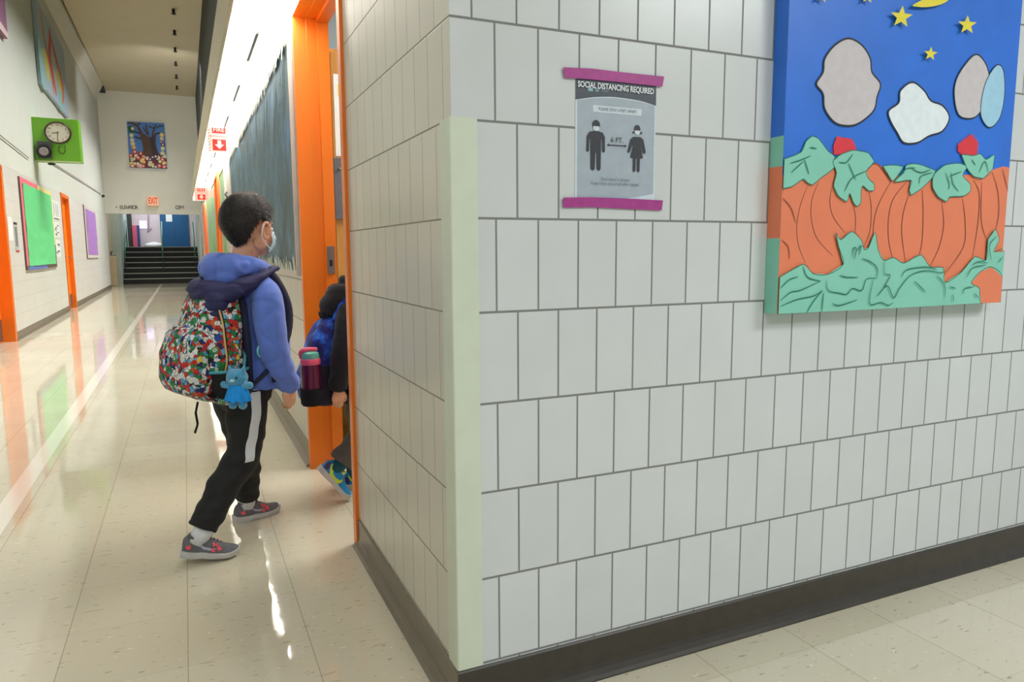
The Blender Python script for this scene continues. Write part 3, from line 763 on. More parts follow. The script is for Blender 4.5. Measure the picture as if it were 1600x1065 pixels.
# exit sign
q = [K(230, 307), K(247.5, 307), K(247.5, 321.5), K(230, 321.5)]
r0 = root('exit_sign', q[3], 'EXIT sign with red letters above the stairs opening', 'sign')
x0, x1, z0, z1 = q[0].x, q[1].x, q[2].z, q[0].z
finish('sign_box', bx(x0, x1, YK-.09, YK, z0, z1), plain('exit_face', (232, 190, 160), .5, emit=(232, 170, 130), estr=.25), r0, bevel=.005)
bm = bmesh.new(); text_bm(bm, 'EXIT', .27, Matrix.Translation(((x0+x1)/2, YK-.092, (z0+z1)/2)) @ Matrix.Rotation(math.pi/2, 4, 'X'), 0, .001, sx=.48, bold=.006)
finish('exit_letters', bm, plain('exit_red', (216, 56, 26), .5, emit=(222, 50, 20), estr=.25), r0)
def lettering(st_, px0, px1, py, size, label, name):
    a, b = K(px0, py), K(px1, py); n = len(st_); r1 = root(name, ((a.x+b.x)/2, YK, a.z), label, 'lettering')
    for k_, ch_ in enumerate(st_):
        if ch_ == ' ': continue
        bm = bmesh.new(); x_ = a.x+(b.x-a.x)*(k_+.5)/n
        text_bm(bm, ch_, size, Matrix.Translation((x_, YK-.006, a.z)) @ Matrix.Rotation(math.pi/2, 4, 'X'), 0, .003)
        finish('letter', bm, paint('letter_grey', (84, 80, 74)), r1)
lettering('\u2022 ELEVATOR', 180, 215, 323.5, .15, 'grey ELEVATOR lettering on the wall left of the exit sign', 'wall_lettering')
lettering('GYM', 274.5, 286.5, 324, .16, 'grey GYM lettering on the wall right of the exit sign', 'wall_lettering')
# sprinklers on the high ceiling
spk = None
for k, y in enumerate((13.7, 15.2, 16.72, 18.2, 19.6, 21.1, 22.55)):
    if spk is None:
        spk = root('ceiling_sprinkler', (-.44, y, 5.95), '', 'sprinkler')
        bm = bmesh.new(); tube(bm, [(-.44, y, 5.95), (-.44, y, 5.86)], .028, 12); ellipsoid(bm, (-.44, y, 5.855), (.05, .05, .014), 0, 16)
        finish('sprinkler_body', bm, M_BLACK, spk, smooth='auto'); b0 = spk.matrix_world.copy(); o = spk; y0_ = y
    else: o = dup(spk, Matrix()); o.matrix_world = Matrix.Translation((0, y-y0_, 0)) @ b0
    tag(o, ('small dark ceiling fitting nearest the camera in the line on the cream ceiling' if k == 0 else 'small dark ceiling fitting closest to the back wall above the tree painting' if k == 6 else ORD[k]+' small dark fitting from the camera along the high cream ceiling'), 'sprinkler', 'fittings on the high ceiling')

# stairs and what lies behind
TR, RS, YS = .285, .1865, 26.8
XA, XB = -2.485, -.055
M_STEP = plain('black_rubber', (24, 24, 24), .6, .2, 20); M_NOSE = plain('nosing_grey', (168, 172, 164), .4)
st = root('staircase', (-1.27, YS, 0), 'wide black staircase with pale nosings at the corridor end', 'staircase')
for i in range(7):
    s_ = finish('step', bx(XA, XB, YS+TR*i, YS+TR*(i+1)-(.0 if i < 6 else .003), 0, RS*(i+1)), M_STEP, st)
    finish('nosing', bx(XA+.01, XB-.01, YS+TR*i-.012, YS+TR*i+.03, RS*(i+1)-.024, RS*(i+1)+.004), M_NOSE, s_)
YL = YS+TR*7
struct(finish('floor_landing', bx(-3.2, .2, YL, 31.6, 1.0, RS*7), MATS['board_edge']))
struct(finish('wall_stair_right', bx(-.05, .2, 24.15, 31.6, 0, 4), plain('stair_wall_green', (176, 188, 180), .6)))
bm = bmesh.new(); box(bm, -3.3, -2.76, 24.15, 26.6, 0, 4); struct(finish('wall_alcove', bm, plain('alcove_beige', (196, 176, 144), .6)))
struct(finish('wall_stair_left', bx(-3.3, -2.49, 26.6, 31.6, 0, 4), MATS['stair_wall_green']))
struct(finish('ceiling_stairs', bx(-3.3, .2, 24.15, 31.6, 3.6, 3.8), M_WHITE))
YE = 31.0
def E_(px, py, o=0): return on(px, py, 'y', YE-o)
struct(finish('wall_landing', bx(-3.3, .2, YE, YE+.2, 1.0, 4), plain('landing_pink', (206, 192, 196), .5)))
XX = lambda px: E_(px, 360).x
zt = RS*7
finish_ = lambda n_, x0, x1, z0, z1, dp, m_, par=None: finish(n_, bx(x0, x1, YE-dp-.002, YE-.002, z0, z1), m_, par, bevel=.004)
tag(finish_('dark_column', XX(197), XX(207), zt, 3.4, .25, M_DARK), 'dark column on the upper landing left of the pink panel', 'column')
o = root('locker', (XX(211), YE, zt), 'pink and navy locker on the upper landing beside the dark column', 'locker')
finish_('locker_body', XX(207.3), XX(214.5), zt, 2.16, .3, plain('locker_pink', (206, 92, 118), .4), o)
finish_('locker_door', XX(214.6), XX(218.2), zt, 2.16, .3, plain('locker_navy', (40, 66, 128), .4), o)
o = root('double_door', (XX(272), YE, zt), 'dark blue door with white notice at the top of the stairs', 'door')
finish_('door_leaf', XX(251), XX(273), zt, 3.3, .05, plain('door_blue', (16, 82, 130), .4), o)
finish_('door_leaf', XX(273.3), XX(295.5), zt, 3.3, .05, MATS['door_blue'], o)
n0 = E_(259.5, 346, .056); n1 = E_(268.5, 334, .056)
finish('door_notice', bx(n0.x, n1.x, YE-.058, YE-.052, n0.z, n1.z+.15), MATS['paper_white'], o)
n0 = E_(218.5, 357); n1 = E_(229, 345)
tag(finish('landing_reflection', bx(n0.x, n1.x, YE-.03, YE-.001, n0.z, n1.z), emis('reflection_glow', (214, 206, 246), .8)), 'small glowing whitish patch added as a light reflection on the pink landing wall', 'panel')  # emissive patch imitates a bright reflection on the wall
n0 = E_(229, 362)
bm = bmesh.new(); tube(bm, [E_(232, 330, .02), E_(232, 356, .02), E_(230, 362, .02), E_(236, 357, .02)], .025, 8); tag(finish('wall_pipe', bm, plain('pipe_mauve', (176, 140, 168), .5), smooth=True), 'mauve pipe coming down the pink landing wall', 'pipe')
n0 = E_(234, 379); bm = bmesh.new(); ellipsoid(bm, (E_(240, 379).x, YE-.25, zt+.07), (.33, .2, .13), 0, 20)
wrinkle(bm, lambda p_: .04*nz(p_, (7, 7, 7))); tag(finish('white_sack', bm, paint('sack_white', (232, 230, 232)), smooth=True), 'white sack lying on the upper landing by the pink wall', 'bag')
M_RAIL = plain('rail_green', (52, 140, 108), .35)
def rail(x):
    bm = bmesh.new(); tube(bm, [(x, YS+.42, .93), (x, YS+.52, 1.12), (x, YL-.05, .93+zt), (x, YL+.5, .93+zt)], .024, 10); r0 = finish('handrail', bm, M_RAIL, st, smooth=True)
    for y_, z_ in ((YS+TR*1.5, RS*2), (YL-.1, zt-.01)):
        bm = bmesh.new(); tube(bm, [(x, y_, z_-.0), (x, y_, z_+.78)], .016, 10); finish('rail_post', bm, M_DARK, r0, smooth=True)
rail(XA+.07); rail((XA+XB)/2+.05); rail(XB-.1)
dfn = root('drinking_fountain', (-2.7, 25.6, 0), 'beige drinking fountain in the alcove left of the stairs', 'fountain')
finish('fountain_body', bx(-2.7585, -2.56, 25.3, 25.9, .0, .98), plain('fountain_beige', (206, 190, 160), .4), dfn, bevel=.02)
finish('fountain_basin', bx(-2.70, -2.58, 25.36, 25.84, .98, 1.02), M_STEEL, dfn, bevel=.008)
bm = bmesh.new(); tube(bm, [(-2.70, 25.5, 1.0), (-2.70, 25.5, 1.10), (-2.66, 25.5, 1.12)], .02, 8); finish('fountain_spout', bm, M_DARK, dfn, smooth=True)

# ================================================================== social distancing notice
nt = root('social_distancing_notice', (.402, 0, 1.17), 'grey social distancing notice taped with magenta tape on the white tiled wall', 'poster')
def NP(X, Y):        # zoom coordinates of the sheet: 166..690 x 140..945
    u, v = (X-168)/520, (Y-150)/790
    return Vector((.2945+.2165*u, -.0012, 1.4475-.2795*v))
S = Sheet(NP, (0, -1, 0), [])
g0, g1, g2 = paint('print_grey', (166, 178, 188), .35), paint('print_dark', (74, 80, 88), .35), paint('print_pale', (206, 218, 226), .35)
ink = paint('print_ink', (52, 54, 60), .4)
S.poly([(168, 150), (688, 150), (688, 940), (168, 940)], g2)
S.poly([(180, 150), (680, 150), (680, 925), (180, 925)], g0)
S.poly([(168, 150), (688, 150), (688, 305), (600, 285), (500, 277), (400, 275), (300, 285), (230, 298), (168, 312)], g1)
S.stroke([(172, 316), (230, 301), (300, 288), (400, 278), (500, 280), (600, 288), (686, 308)], 6, g2)
S.poly([(440, 925), (560, 905), (660, 885), (688, 875), (688, 925)], g2)
S.poly([(276, 335), (592, 335), (592, 378), (276, 378)], g2)
for x0_, w_, c_ in ((245, 30, (150, 190, 200)), (290, 22, (120, 160, 176)), (325, 46, (96, 112, 124))): S.poly([(x0_, 232), (x0_+w_, 232), (x0_+w_, 252), (x0_, 252)], paint('tag%d' % x0_, c_))
S.disc((297, 458), 25, ink, 31); S.poly([(278, 466), (317, 466), (315, 490), (297, 496), (280, 490)], g2)
S.poly([(236, 625), (238, 530), (255, 503), (280, 497), (315, 497), (340, 505), (353, 530), (354, 620), (345, 630), (335, 622), (334, 545), (329, 545), (327, 735), (315, 746), (302, 735), (299, 630), (293, 630), (290, 735), (276, 746), (263, 735), (260, 545), (255, 545), (253, 622), (245, 630)], ink)
S.disc((563, 465), 21, ink, 27); S.disc((538, 488), 7, ink); S.disc((590, 488), 7, ink)
S.poly([(546, 474), (581, 474), (578, 495), (563, 502), (549, 495)], g2)
S.poly([(500, 612), (520, 530), (540, 515), (585, 515), (605, 530), (622, 612), (612, 622), (602, 612), (590, 560), (588, 575), (604, 650), (583, 652), (582, 735), (574, 743), (565, 735), (564, 652), (556, 652), (554, 735), (545, 743), (537, 735), (538, 652), (519, 650), (536, 575), (535, 560), (516, 612), (508, 622)], ink)
S.poly([(378, 575), (482, 575), (482, 581), (378, 581)], ink); S.poly([(366, 578), (380, 568), (380, 588)], ink); S.poly([(494, 578), (480, 568), (480, 588)], ink)
def ntext(s, X, Y, size, m, sx=1, bold=0):
    S.k += 1; P = NP(X, Y); text_bm(S.bm, s, size, Matrix.Translation((P.x, -.0012-S.k*.00012-.0002, P.z)) @ Matrix.Rotation(math.pi/2, 4, 'X'), S._m(m), .00005, sx=sx, bold=bold)
ntext('SOCIAL DISTANCING REQUIRED', 424, 218, .0178, paint('print_white', (232, 236, 240)), .78, .0004)
ntext('PLEASE STAY 6 FEET APART', 434, 357, .0098, paint('print_mid', (120, 128, 138)), .86)
ntext('6 FT.', 430, 546, .0165, ink, 1)
ntext("Don't stand in groups.", 424, 795, .0098, paint('print_mid', (0, 0, 0)), .9)
ntext('Keep 6 feet away from other people.', 424, 823, .0098, paint('print_mid', (0, 0, 0)), .9)
# the sheet itself with thickness
finish('printed_face', S.bm, S.mats, nt)
finish('paper_sheet', bx(.2945, .511, -.0012, -.0002, 1.168, 1.4475), g2, nt)
TAPE = plain('magenta_tape', (168, 62, 138), .3, .1, 60)
for q in ([(880, 105), (925, 107), (975, 113), (1038, 119.5), (1035, 135.5), (975, 129), (925, 124), (882, 121.5)], [(880, 308.5), (925, 308), (980, 310), (1036, 313), (1034, 328.5), (975, 326), (925, 323.5), (880, 324)]):
    P = [on(x_, y_, 'y', -.0052) for x_, y_ in q]; bm = bmesh.new(); loft(bm, [P, [p_+Vector((0, .0002, 0)) for p_ in P]]); finish('tape_strip', bm, TAPE, nt)

# ================================================================== large painted canvas
pc = root('pumpkin_painting', (1.32, 0, .89), 'large canvas of orange pumpkins and green leaves under a blue starry sky', 'painting')
XL, XR, ZB, ZT = .868, 1.776, .8905, 2.11
cb_ = plain('acrylic_blue', (40, 112, 216), .42, .07, 9); co_ = plain('acrylic_orange', (230, 128, 90), .45, .04, 9); cg = plain('acrylic_mint', (132, 202, 180), .45, .04, 9)
bm = bmesh.new()
zs = [ZB, 1.085, 1.265, 1.34, ZT]        # bands wrap round the edge of the stretched canvas
for i, m_ in enumerate((2, 1, 2, 0)):
    box(bm, XL, XR, -.046, -.001, zs[i], zs[i+1], m_)
finish('canvas', bm, [cb_, co_, cg], pc)
YP = -.0462
def flat(pts, sc, ox, oy):
    return [on(ox+x_/sc, oy+y_/sc, 'y', YP) for x_, y_ in pts]
def clampP(p): return (min(max(p.x, XL), XR), min(max(p.z, ZB), ZT))
S = Sheet(lambda a_, b_: Vector((min(max(a_, XL), XR), YP, min(max(b_, ZB), ZT))), (0, -1, 0), [])
def A(pts): return [clampP(p) for p in flat(pts, 3.436, 1180, 200)]
def T3(pts): return [clampP(p) for p in flat(pts, 3.81, 1180, 0)]
S.poly([(XL, ZB), (XR, ZB), (XR, ZT), (XL, ZT)], cb_)
S.poly(A([(40, 1010), (75, 335), (78, 250), (250, 200), (600, 195), (650, 190), (690, 210), (800, 270), (1150, 250), (1270, 225), (1330, 206), (1375, 212), (1330, 960)]), co_)
br = paint('brush_brown', (124, 66, 46)); dg_ = paint('brush_green', (22, 112, 88)); bk_ = paint('brush_black', (28, 34, 44))
for L_ in ([(280, 310), (240, 420), (222, 540), (235, 640), (270, 725)], [(340, 290), (305, 380), (300, 480), (330, 590), (415, 685)], [(410, 320), (400, 400), (420, 480), (480, 560)], [(525, 415), (538, 480), (535, 560)],
           [(610, 345), (622, 430), (615, 550), (580, 640)], [(725, 290), (670, 390), (640, 480), (635, 600), (680, 710)], [(810, 290), (740, 380), (715, 480), (715, 600), (735, 695)], [(822, 360), (795, 450), (785, 560), (805, 720)],
           [(895, 330), (900, 450), (895, 600), (880, 680)], [(1000, 395), (1010, 520), (985, 640), (935, 745)], [(1110, 375), (1125, 500), (1115, 640), (1010, 790)], [(1170, 280), (1200, 350), (1195, 500), (1165, 690)],
           [(1215, 290), (1210, 420), (1215, 520), (1240, 600)], [(1270, 235), (1300, 340), (1305, 460), (1285, 560)], [(1325, 220), (1355, 340)], [(145, 375), (190, 430), (215, 510)], [(140, 600), (175, 640), (180, 705)], [(590, 235), (650, 190), (725, 290)]):
    S.stroke(A(L_), .0026, br)
def leaf(pts, f=A, m=None, om=None, ow=.0022):
    P = f(pts); S.poly(P, m or cg); S.stroke(P, ow, om or dg_, n=3, closed=True)
# pale evening clouds put in place of the figures
beige = paint('cloud_beige', (200, 194, 196)); snow = paint('cloud_white', (226, 236, 240)); ice = paint('cloud_blue', (158, 204, 226)); redp = paint('flower_red', (218, 50, 62))
def cloud(pts, m_, ow=.005):
    P = T3(pts); P = [(p.x, p.y) for p in catmull_closed([(a_, b_, 0) for a_, b_ in P], 5)]
    S.poly(P, m_); S.stroke(P, ow, bk_, n=1, closed=True)
cloud([(400, 560), (360, 500), (400, 430), (410, 350), (470, 270), (550, 230), (630, 270), (680, 350), (690, 430), (740, 500), (720, 580), (700, 660), (620, 730), (550, 750), (470, 730), (410, 650)], beige)
cloud([(800, 720), (790, 660), (850, 610), (860, 540), (930, 490), (1000, 540), (1040, 600), (1110, 630), (1150, 700), (1110, 780), (1030, 810), (960, 850), (880, 850), (840, 790)], snow)
cloud([(1180, 580), (1190, 480), (1240, 390), (1310, 325), (1370, 390), (1390, 500), (1360, 620), (1300, 700), (1210, 690)], beige, .004)
cloud([(1340, 600), (1370, 480), (1430, 390), (1470, 420), (1478, 560), (1450, 700), (1390, 760), (1340, 700)], ice, .003)
leaf([(460, 870), (480, 815), (520, 822), (570, 830), (592, 880), (590, 920), (462, 918)], T3, redp, redp, .001)
leaf([(1200, 860), (1280, 800), (1320, 850), (1310, 930), (1240, 935), (1200, 900)], T3, redp, redp, .001)
leaf([(85, 165), (155, 165), (240, 130), (265, 75), (300, 45), (335, 60), (385, 125), (420, 155), (415, 215), (350, 265), (300, 305), (270, 290), (250, 275), (190, 315), (140, 325), (60, 338)])
leaf([(410, 180), (450, 145), (520, 120), (600, 135), (630, 180), (590, 230), (600, 270), (630, 300), (630, 335), (600, 335), (570, 310), (560, 350), (560, 400), (540, 420), (520, 400), (500, 350), (485, 395), (440, 365), (415, 310), (430, 240)])
leaf([(800, 205), (820, 195), (870, 195), (960, 230), (940, 270), (890, 320), (830, 360), (820, 330), (830, 280), (740, 290), (790, 240)])
leaf([(680, 205), (740, 200), (785, 210), (760, 250), (730, 285), (700, 240)])
leaf([(960, 240), (1010, 200), (1080, 190), (1130, 205), (1105, 255), (1145, 300), (1145, 340), (1110, 365), (1035, 370), (1020, 395), (975, 370), (945, 320), (945, 270)])
leaf([(1100, 145), (1160, 150), (1200, 140), (1230, 170), (1275, 145), (1265, 220), (1215, 270), (1165, 260), (1130, 220)])
leaf([(30, 1020), (45, 800), (120, 800), (250, 730), (300, 780), (380, 785), (465, 730), (440, 640), (425, 560), (450, 600), (510, 555), (560, 600), (575, 650), (600, 640), (635, 560), (650, 650), (680, 710), (735, 695), (790, 725), (880, 680), (930, 745), (1000, 750), (1010, 830), (1100, 770), (1170, 690), (1230, 710), (1240, 600), (1280, 545), (1300, 600), (1270, 665), (1345, 665), (1335, 970)])
leaf([(1150, 830), (1200, 770), (1260, 745), (1325, 800), (1320, 970), (1200, 965), (1195, 860)], A, co_)
for L_ in ([(180, 190), (230, 175), (290, 150)], [(185, 240), (250, 180)], [(255, 170), (280, 250)], [(285, 105), (320, 112)], [(440, 185), (480, 185), (515, 140)], [(490, 190), (530, 280)], [(470, 340), (510, 270), (590, 230)],
           [(830, 220), (880, 240), (930, 225)], [(870, 300), (880, 260), (940, 240)], [(760, 260), (800, 220), (850, 215)], [(1010, 240), (1030, 300), (1025, 330)], [(1040, 240), (1050, 300), (1080, 340)], [(1030, 260), (1095, 235)],
           [(1150, 170), (1170, 200)], [(1190, 240), (1220, 180), (1240, 240)], [(125, 860), (170, 815), (220, 797)], [(245, 740), (270, 800), (340, 820)], [(125, 925), (180, 880), (230, 870), (340, 820)], [(125, 955), (210, 920), (300, 900), (350, 870)],
           [(265, 990), (300, 930), (350, 870)], [(345, 985), (355, 880)], [(370, 820), (380, 870), (440, 885), (480, 890), (510, 860), (560, 870), (585, 810), (640, 805)], [(440, 790), (480, 800), (540, 800)], [(510, 690), (515, 645), (530, 650), (520, 700)], [(535, 660), (555, 630), (545, 680)],
           [(560, 700), (600, 715), (640, 750), (640, 800)], [(400, 940), (440, 950), (535, 920)], [(620, 810), (600, 940), (660, 935), (700, 950), (725, 935)], [(680, 710), (680, 780), (710, 790), (680, 850), (700, 850), (730, 910), (760, 860), (820, 790), (900, 765), (990, 775), (1015, 740)],
           [(770, 800), (800, 760), (900, 745), (960, 760)], [(840, 820), (900, 880)], [(960, 790), (1000, 840), (1003, 910)], [(640, 900), (690, 840)], [(1100, 890), (1110, 860), (1160, 850)], [(1030, 850), (1060, 860)], [(1045, 890), (1048, 930)], [(1160, 885), (1180, 910)],
           [(1120, 800), (1150, 750), (1220, 735)], [(1150, 730), (1190, 715), (1230, 725)], [(1250, 710), (1240, 630), (1280, 580)], [(1290, 720), (1310, 690)]):
    S.stroke(A(L_), .0030, dg_)
yel = paint('star_yellow', (232, 216, 62))
def star(cx, cy, r_, rot=0):
    P = []
    for k_ in range(10):
        a_ = -math.pi/2+rot+k_*math.pi/5; q_ = r_ if k_ % 2 == 0 else r_*.42
        P.append((cx+q_*math.cos(a_), cy+q_*math.sin(a_)))
    S.poly(T3(P), yel)
star(850, 108, 68, .1); star(1240, 155, 58, .05); star(1022, 326, 42, .1); star(378, -18, 44, .2); star(648, -12, 42, .1)
S.poly(T3([(912, 40), (960, 12), (1000, -20), (1010, -60), (1140, -60), (1135, 0), (1080, 35), (1000, 50), (940, 48)]), yel, 2)
S.done('artwork', pc)

# ================================================================== people
def skin_mat(name, col):
    m, t = newmat(name, col, .48, sub=.12)
    n = t.noise(t.coord(), 45, 3)
    c0 = rgb(*col); c1 = (c0[0]*.9, c0[1]*.8, c0[2]*.78, 1)
    t.put(t.bsdf.inputs['Base Color'], t.ramp(n, [(.35, c1), (.65, c0)])); return m
M_SKIN = skin_mat('skin_child', (232, 182, 150))
M_HAIR, t_ = newmat('hair_black', (26, 21, 19), .42, spec=.5)
t_.put(t_.bsdf.inputs['Base Color'], t_.ramp(t_.noise(t_.mapping(t_.coord(), (60, 60, 14)), 6, 3), [(.3, rgb(9, 7, 7)), (.7, rgb(34, 27, 25))]))
t_.bump(t_.noise(t_.mapping(t_.coord(), (160, 160, 30)), 3, 3), .5, .004)
def cloth(name, col, rough=.85, var=.1, sc=60, bump=.25, sheen=0, dist=.001):
    m, t = newmat(name, col, rough, sheen=sheen)
    c = rgb(*col); lo = tuple(v*(1-var) for v in c[:3])+(1,); hi = tuple(min(1, v*(1+var)) for v in c[:3])+(1,)
    n = t.noise(t.coord(), sc, 4)
    t.put(t.bsdf.inputs['Base Color'], t.ramp(n, [(.3, lo), (.7, hi)]))
    t.bump(t.noise(t.coord(), sc*6, 3), bump, dist); return m
M_FLEECE = cloth('fleece_blue', (94, 122, 208), .9, .07, 20, .4, .3)
M_NAVY = cloth('lining_navy', (34, 34, 82), .7, .2, 30, .3)
M_NAVYD = cloth('panel_navy', (22, 22, 40), .7, .2, 30, .3)
M_PANT = cloth('pants_black', (17, 18, 20), .75, .2, 30, .3)
M_STRIPE = cloth('stripe_white', (216, 220, 224), .7, .04, 30, .3)
M_SHOE = cloth('shoe_grey', (98, 98, 102), .75, .15, 60, .5)
M_SOLE = plain('sole_white', (196, 194, 192), .55, .08, 40)
M_CORAL = plain('shoe_coral', (236, 78, 88), .5, .05, 40)
M_SOCK = cloth('sock_white', (222, 224, 228), .9, .05, 80, .5)
M_MASK = cloth('mask_blue', (214, 236, 244), .8, .04, 40, .2)

class Frame:
    """a walker's own axes: right, forward, up from a point on the floor"""
    def __init__(s, o, head):
        s.o = Vector(o); th = math.radians(head)
        s.F = Vector((math.sin(th), math.cos(th), 0)); s.R = Vector((math.cos(th), -math.sin(th), 0)); s.head = head
    def __call__(s, r, f, z): return s.o+s.R*r+s.F*f+Vector((0, 0, z))
    def rot(s): return Matrix((s.R, s.F, Vector((0, 0, 1)))).transposed()

def hand_bm(bm, wrist, down, back, side, sc=1.0, curl=.5):
    """hand hanging along `down`; `back` = outward normal of the back of the hand, `side` = towards the thumb"""
    d = Vector(down).normalized(); b = (Vector(back)-d*Vector(back).dot(d)).normalized(); t = (Vector(side)-d*Vector(side).dot(d)-b*Vector(side).dot(b)).normalized()
    L = .128*sc
    def P(x, y, z): return Vector(wrist)+d*(x*L)+t*(y*L)+b*(z*L)
    # palm
    rings = []
    for x, w_, h_, z_ in ((-.10, .16, .13, 0), (.05, .17, .13, 0), (.2, .215, .125, -.01), (.35, .245, .115, -.015), (.47, .240, .10, -.02), (.53, .20, .075, -.025)):
        c = P(x, -.005 if x > .1 else 0, z_); rings.append(selr(c, w_*L, h_*L, 2.4, 16, t, b))
    loft(bm, rings)
    for k, (y, x0, ln, r_) in enumerate(((.180, .49, .40, .045), (.062, .52, .46, .047), (-.058, .50, .42, .045), (-.172, .46, .33, .040))):
        c_ = curl*(1+.12*k); a = 0; p = P(x0-.06, y, -.02); pts = [p]; x, z = x0-.06, -.02
        for seg, ang in ((.06+ln*.42, .35*c_), (ln*.33, .75*c_), (ln*.25, .65*c_)):
            a += ang; x += seg*math.cos(a); z -= seg*math.sin(a); pts.append(P(x, y*(1-.06*len(pts)), z))
        tube(bm, pts, [r_*L*1.05, r_*L, r_*L*.92, r_*L*.74], 10, smoothn=3)
    pts = [P(.10, .14, -.03), P(.26, .27, -.09), P(.42, .31, -.15), P(.54, .29, -.2)]
    tube(bm, pts, [.075*L, .068*L, .058*L, .045*L], 10, smoothn=3)

def head_bm(bm, T):
    """T maps head space (x right, y forward, z up, centre of skull) in metres to world"""
    def E3(c, r, rx=0):
        m = T @ Matrix.Translation(c) @ Matrix.Rotation(rx, 4, 'X') @ Matrix.Diagonal((*r, 1))
        bmesh.ops.create_uvsphere(bm, u_segments=24, v_segments=16, radius=1, matrix=m)
    E3((0, -.006, .012), (.073, .088, .083))         # cranium
    E3((0, .030, -.040), (.056, .054, .066))         # face
    E3((0, .052, -.088), (.030, .026, .022))         # chin
    for s in (1, -1):
        E3((s*.034, .044, -.050), (.026, .028, .032)) # cheeks
        E3((s*.046, .008, -.062), (.018, .032, .030), .35)  # jaw
        # ear
        rr_ = []
        for k in range(10):
            a = 2*math.pi*k/10; rr_.append(T @ Vector((s*(.084+.005*math.sin(a)), -.004+.017*math.cos(a)-.004*math.sin(a), -.024+.028*math.sin(a))))
        rr_.append(rr_[0]); tube(bm, rr_, .0062, 8)
        E3((s*.078, .002, -.026), (.009, .012, .022))
        E3((s*.078, .004, -.048), (.008, .009, .010))
    tube(bm, [T @ Vector(p) for p in ((0, .080, -.010), (0, .089, -.026), (0, .096, -.040))], [.006, .008, .0095], 10)
    for s in (1, -1): E3((s*.008, .088, -.043), (.006, .007, .005))
    E3((0, .084, -.064), (.019, .007, .005)); E3((0, .082, -.071), (.016, .007, .005))   # lips
def hair_bm(T, seed=1, blades=2600, cut=-.052):
    """short thick hair: a shaped cap and combed tufts over it"""
    rr = random.Random(seed); bm = bmesh.new(); g = []
    def R_(th, ph):
        # th azimuth from the front, ph polar; gives the surface radius of the hair mass
        d = Vector((math.sin(ph)*math.sin(th), math.sin(ph)*math.cos(th), math.cos(ph)))
        p = Vector((d.x*.087, d.y*.104-.010, d.z*(.102 if d.z > 0 else .122)+.012))
        return p, d
    def low(th):     # lowest polar angle of hair for each azimuth
        a = abs((th+math.pi) % (2*math.pi)-math.pi)      # 0 front, pi back
        if a < .85: return 1.10+.10*a
        if a < 1.45: return 1.20+.55*(a-.85)/.6
        if a < 1.75: return 1.75-.28*(a-1.45)/.3
        if a < 2.3: return 1.47+.83*(a-1.75)/.55
        return 2.30+.16*(a-2.3)/.84
    N, Q = 60, 26
    for i in range(N):
        th = 2*math.pi*i/N; row = []
        for j in range(Q+1):
            ph = low(th)*j/Q; p, d = R_(th, ph); e = j/Q
            k = 1-.09*max(0, e-.80)/.20
            if ph > 1.75: k *= 1-.16*(ph-1.75)/.5
            n_ = 1+.022*noise.noise(p*38+Vector((seed, 0, 0)))+.02*noise.noise(p*16)
            q = Vector((p.x*k*n_, (p.y+.008)*k*n_-.008, p.z*(1 if ph < 1.7 else 1)*n_))
            row.append(bm.verts.new(T @ q))
        g.append(row)
    for i in range(N):
        for j in range(Q): bm.faces.new((g[i][j], g[(i+1) % N][j], g[(i+1) % N][j+1], g[i][j+1]))
    T3_ = T.to_3x3()
    for k in range(blades):
        th = rr.uniform(0, 2*math.pi); L_ = low(th); ph = L_*math.sqrt(rr.random())*.99
        p, d = R_(th, ph); kk = .985*(1-.06*max(0, ph/L_-.8)/.2)
        if ph > 1.75: kk *= 1-.16*(ph-1.75)/.5
        p = Vector((p.x*kk, (p.y+.008)*kk-.008, p.z))
        # comb: away from the crown, towards the forehead on top
        crown = Vector((.01, -.05, .09)); c = (p-crown); c -= d*c.dot(d)
        if c.length < 1e-4: continue
        c = (c.normalized()+Vector((rr.uniform(-.3, .3), rr.uniform(-.2, .3), rr.uniform(-.2, .2)))).normalized()
        lift = rr.uniform(.06, .30); ln = rr.uniform(.010, .020); v = (c+d*lift).normalized()
        s_ = v.cross(d).normalized()*rr.uniform(.0006, .0013)
        a = bm.verts.new(T @ (p+s_)); b = bm.verts.new(T @ (p-s_)); m1 = p+v*ln*.6+d*.001; e1 = bm.verts.new(T @ (m1+s_*.7)); e2 = bm.verts.new(T @ (m1-s_*.7)); tip = bm.verts.new(T @ (p+(v-d*.25).normalized()*ln))
        bm.faces.new((a, b, e2, e1)); bm.faces.new((e1, e2, tip))
    return bm
